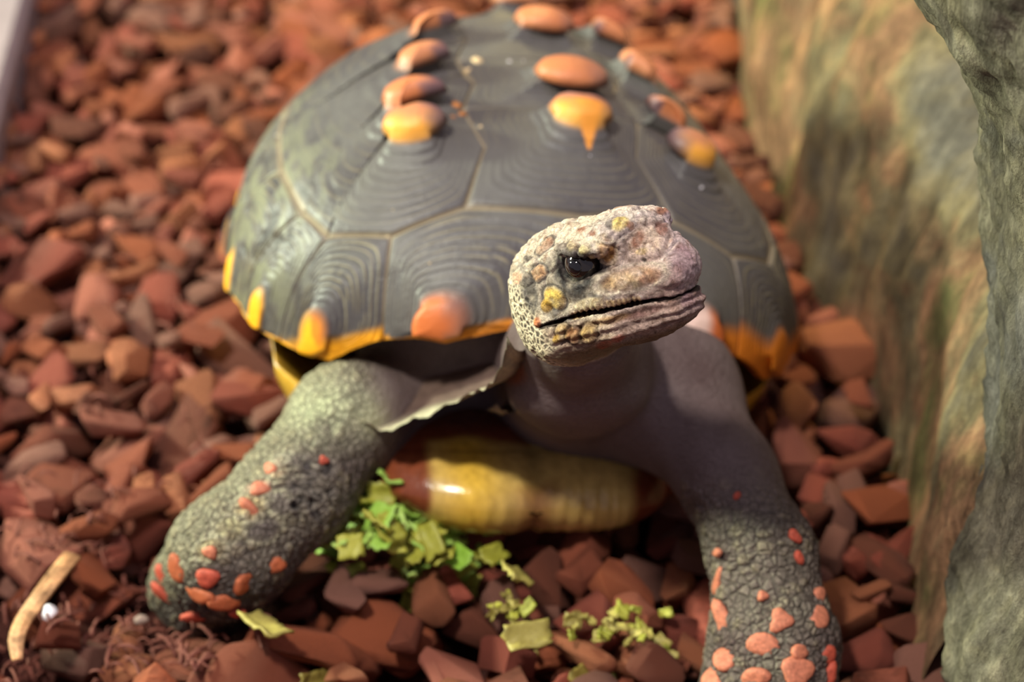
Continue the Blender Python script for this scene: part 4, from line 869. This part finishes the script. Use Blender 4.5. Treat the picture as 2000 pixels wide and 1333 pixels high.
# fine shreds of bark at the lower left
def ground_z(x, y):
    i, j = int((x - HX0) / HS), int((y - HY0) / HS); return float(HM[min(max(i, 0), NXH - 1), min(max(j, 0), NYH - 1)])
SV, SF, nb = [], [], 0; frng = np.random.default_rng(5)
for k in range(330):
    qx, qy = frng.uniform(-40, 520), frng.uniform(1120, 1400)
    if k % 5 == 0: qx, qy = frng.uniform(0, 420), frng.uniform(430, 1100)
    p = G(qx, qy, 0.0); L = frng.uniform(.003, .011); a = frng.uniform(0, 6.28); w = frng.uniform(.0003, .0010); dv = np.array([math.cos(a), math.sin(a), frng.normal(0, .15)]); sv_ = np.array([-math.sin(a), math.cos(a), 0])
    cv_ = frng.normal(0, .22); z = max(ground_z(p[0], p[1]), -.003) + .0015; loops = []
    for t in np.linspace(-.5, .5, 5):
        c = p + dv * L * t + sv_ * cv_ * L * t * t + np.array([0, 0, z + .002 * math.cos(t * 3)]); loops.append(np.array([c + sv_ * w, c + np.array([0, 0, w * .8]), c - sv_ * w, c - np.array([0, 0, w * .8])]))
    v, f = loft(loops); SV.append(v); SF.append(f + nb); nb += len(v)
fib = mesh_obj('bark_shreds', np.concatenate(SV), np.concatenate(SF), M_CHIP, None, True, np.tile(np.array(srgb(122, 72, 62)), (nb, 1))); tag(fib, 'fine dusty bark shreds scattered over the lower left ground', 'shreds', kind='stuff')

# split fibrous bark strip
M_STRIP = mat_rock('pale_fibrous_bark', [srgb(170, 122, 84), srgb(190, 142, 104), srgb(206, 160, 122), srgb(160, 108, 78)], 160, (1, 1, 1), 0.001)
pl = [G(142, 1085, .034), G(105, 1130, .033), G(72, 1175, .032), G(45, 1215, .031), G(33, 1250, .029), G(34, 1290, .026)]; ws = [.0036, .0034, .0032, .0030, .0027, .0016]
cp = spline(pl, 40); wsp = np.interp(np.linspace(0, 5, 40), range(6), ws); loops = []
for i in range(40):
    t = cp[min(i + 1, 39)] - cp[max(i - 1, 0)]; t /= np.linalg.norm(t); s = np.cross(t, [0, 0, 1]); s /= np.linalg.norm(s); n = np.cross(s, t); a = np.linspace(0, 2 * np.pi, 24, endpoint=False)
    w = wsp[i] * (1 + .12 * np.sin(a * 7 + 1.2)); loops.append(cp[i] + np.outer(np.cos(a) * w, s) + np.outer(np.sin(a) * w * .38, n))
V, F = loft(loops); V, fs = capped(V, F, 24, 40); o = mesh_obj('bark_strip', V, fs, M_STRIP); fix_normals(o); tag(o, 'pale tan fibrous strip of split bark at the lower left edge', 'bark strip')
def pebble(name, c, r, mat, label, cat, group=None, seed=0, sq=(1, .7, .6), n=10, m=14):
    V, fs = ball(1.0, n, m); V = V * np.array(sq); V = V * (1 + .22 * vnoise(V * 2.3 + seed, 3))[:, None]; a = seed * 1.7; Rz = np.array(Matrix.Rotation(a, 3, 'Z')); V = V * r @ Rz.T + np.asarray(c)
    o = mesh_obj(name, V, fs, mat); fix_normals(o); return tag(o, label, cat, group)
M_WHITE = mat_plain('chalk_white', srgb(226, 220, 226), 0.6, 0.4, 0.1, 300, 0.0005); M_CRUMB = mat_plain('pale_straw_crumb', srgb(214, 184, 142), 0.7, 0.3, 0.3, 400, 0.001); M_CRUMB2 = mat_plain('rusty_crumb', srgb(176, 112, 62), 0.7, 0.3, 0.35, 400, 0.001)
pebble('white_crumb', G(97, 1198, .030), .0038, M_WHITE, 'small white crumb beside the pale bark strip', 'crumb', None, 1)
pebble('grey_pebble', G(275, 1212, .018), .0028, mat_plain('grey_pebble_stone', srgb(150, 128, 116), .7, .3), 'tiny grey-brown pebble before the near forefoot', 'pebble', None, 2)

# crumbs lying on the shell
dg = bpy.context.evaluated_depsgraph_get(); dg.update()
def on_shell(px, py):
    d = FW + RT * (px - 1000) / FPX + UP * (666.5 - py) / FPX; ok_, loc, nrm, *_ = scene.ray_cast(dg, Vector(CAM), Vector(d).normalized()); return np.array(loc) + np.array(nrm) * .0006 if ok_ else None
for k, (px, py, r, mt, lb) in enumerate([(932, 118, .0030, 1, 'pale straw crumb on the shell beside the central plates'), (912, 138, .0020, 1, 'small pale crumb just before the straw crumb on the shell'), (893, 205, .0026, 2, 'rusty crumb in the groove between shell plates'), (902, 222, .0022, 2, 'lower rusty crumb in the shell groove'), (885, 228, .0016, 2, 'tiny rusty crumb beside the orange shell spot'),
        (938, 247, .0013, 1, 'pale speck on the seam of the first central plate'), (768, 410, .0010, 1, 'pale speck on the front left shell plate'), (1153, 302, .0010, 0, 'white speck below the yellow shell streak'), (757, 462, .0011, 1, 'pale speck where three shell seams meet'), (1371, 366, .0012, 0, 'white speck on the far side shell plate'), (1078, 240, .0011, 0, 'white speck beside the yellow shell streak'), (838, 512, .0008, 1, 'tiny pale speck on the front marginal plate'), (995, 120, .0013, 0, 'left white speck high on the central shell plates'), (1022, 120, .0012, 0, 'right white speck high on the central shell plates')]):
    p = on_shell(px, py)
    if p is not None: pebble('shell_crumb' if r > .0014 else 'speck', p, r, (M_WHITE, M_CRUMB, M_CRUMB2)[mt], lb, 'crumb', None, k + 3, (1, .75, .55), 7, 9)

# ------------------------------------------------------------------ chopped greens
M_LIME = mat_leaf('fresh_green_leaf', srgb(134, 176, 58), srgb(194, 222, 120)); M_OLIVE = mat_leaf('yellow_green_leaf', srgb(124, 124, 34), srgb(190, 186, 78)); M_DRY = mat_leaf('straw_green_leaf', srgb(120, 104, 44), srgb(190, 176, 96))
lrng = np.random.default_rng(11)
def leaf(name, c, L, Wd, rot, tilt, fold, mat, label, group, th=.0011):
    """a cut piece of leaf: curved, thick, with a torn edge"""
    n, m = 9, 7; s = np.linspace(-.5, .5, n); t = np.linspace(-.5, .5, m); S, T = np.meshgrid(s, t, indexing='ij')
    jag = 1 + .20 * vnoise(np.stack([S.ravel() * 7, T.ravel() * 7, np.full(S.size, float(lrng.integers(1000)))], -1), 2).reshape(S.shape)
    X = S * L * jag; Y = T * Wd * jag * (1 - .25 * (S + .5) * lrng.random()); Z = fold * Wd * (np.abs(T) * 1.2 - .3) + .35 * fold * L * S * S + .0004 * lrng.standard_normal(S.shape)
    Rm = np.array(Matrix.Rotation(rot, 3, 'Z') @ Matrix.Rotation(tilt[0], 3, 'X') @ Matrix.Rotation(tilt[1], 3, 'Y'))
    A = np.stack([X, Y, Z + th * .5], -1).reshape(-1, 3); B = np.stack([X, Y, Z - th * .5], -1).reshape(-1, 3); i = np.arange(n * m).reshape(n, m); k = n * m
    q = np.stack([i[:-1, :-1], i[1:, :-1], i[1:, 1:], i[:-1, 1:]], -1).reshape(-1, 4); fs = [tuple(f) for f in q] + [tuple(f[::-1] + k) for f in q]
    edge = list(i[:, 0]) + list(i[-1, 1:]) + list(i[-2::-1, -1]) + list(i[0, -2:0:-1])
    for a, b in zip(edge, edge[1:] + edge[:1]): fs.append((b, a, a + k, b + k))
    V = np.vstack([A, B]) @ Rm.T; V[:, 2] -= V[:, 2].min(); o = mesh_obj(name, V + np.asarray(c), fs, mat); fix_normals(o); return tag(o, label, 'leaf piece', group)
big = [((900, 1085), .017, .013, 1.0, (.55, -.2), .25, 0, 'largest fresh green leaf piece at the right end of the heap'), ((690, 985), .015, .012, .4, (.5, .1), .2, 0, 'light green leaf piece beside the near foreleg under the plastron'), ((800, 1055), .011, .010, 1.3, (.6, 0), .1, 0, 'square green leaf piece in the middle of the heap'), ((720, 1095), .013, .010, 2.2, (.5, .3), .2, 0, 'folded green leaf piece in the left of the heap'), ((690, 1155), .010, .009, .2, (.7, .1), .1, 1, 'yellow-green leaf piece at the front left of the heap'), ((772, 1135), .013, .010, 1.7, (.6, -.2), .2, 1, 'yellow-green leaf piece at the front of the heap'), ((965, 1160), .010, .008, .7, (.4, .2), .2, 1, 'small yellow-green leaf piece at the right front of the heap'),
       ((522, 1300), .017, .011, 2.3, (.5, .1), .2, 2, 'wilted olive leaf piece at the bottom edge by the near forefoot'), ((618, 1316), .014, .009, .6, (.6, .4), .4, 2, 'curled yellow-green leaf piece at the bottom edge'), ((1008, 1205), .011, .009, 1.9, (.6, .2), .1, 2, 'pointed straw-green leaf piece standing among dark chips'), ((1030, 1318), .016, .010, .3, (.5, .1), .3, 2, 'folded straw-green leaf piece at the bottom centre'), ((1150, 1312), .014, .011, .9, (.4, .2), .2, 2, 'broken straw-green leaf piece left of the crumbled greens')]
def lz(p, extra=0.0): return max(ground_z(p[0], p[1]), 0.004) + extra
for (q, L, Wd, rot, tl, fo, mi, lb) in big:
    p = G(*q, .022); p[2] = lz(p, .010); leaf('leaf_piece', p, L, Wd, rot, tl, fo, (M_LIME, M_OLIVE, M_DRY)[mi], lb, 'chopped greens')
for k in range(190):
    while True:
        qx, qy = lrng.normal(785, 100), lrng.normal(1085, 58)
        if 610 < qx < 960 and 960 < qy < 1190 and (qx - 560) * .9 > (1110 - qy) * .55: break
    p = G(qx, qy, .014); p[2] = lz(p, .004 + .016 * lrng.random() * math.exp(-((qx - 760) / 110) ** 2)); L = lrng.uniform(.006, .013)
    leaf('leaf_piece', p, L, L * lrng.uniform(.5, .9), lrng.uniform(0, 6.28), lrng.normal(0, .5, 2), lrng.uniform(0, .4), M_LIME if qy < 1110 or k % 3 == 0 else M_OLIVE, ('larger ' if L > .0105 else 'tiny ' if L < .0075 else 'mid-sized ') + ('fresh green' if qy < 1110 or k % 3 == 0 else 'yellow-green') + ' leaf bit at the ' + ('back ' if qy < 1050 else 'front ' if qy > 1115 else 'middle ') + ('left' if qx < 715 else 'right' if qx > 815 else 'centre') + ' of the greens heap', 'bits in the greens heap', .0009)
for k in range(46):
    if k < 14: qx, qy = lrng.normal(1012, 22), lrng.normal(1262, 16)
    else: qx, qy = lrng.normal(1220, 52), lrng.normal(1305, 22)
    p = G(qx, qy, .012); p[2] = lz(p, .001 + .003 * lrng.random()); L = lrng.uniform(.003, .0065)
    leaf('leaf_piece', p, L, L * lrng.uniform(.5, .9), lrng.uniform(0, 6.28), lrng.normal(0, .5, 2), lrng.uniform(0, .4), M_DRY if k % 3 else M_OLIVE, 'small dry yellow-green crumb by the pointed leaf piece' if k < 14 else ('tiny' if L < .0045 else 'larger') + (' straw-coloured' if k % 3 else ' olive') + ' crumb of greens ' + ('left' if qx < 1195 else 'right' if qx > 1250 else 'middle') + (' at the bottom edge' if qy > 1308 else ' above the bottom edge') + ' before the far forefoot', 'dry crumbs of greens' if k < 14 else 'dry crumbs near the far forefoot', .0010)
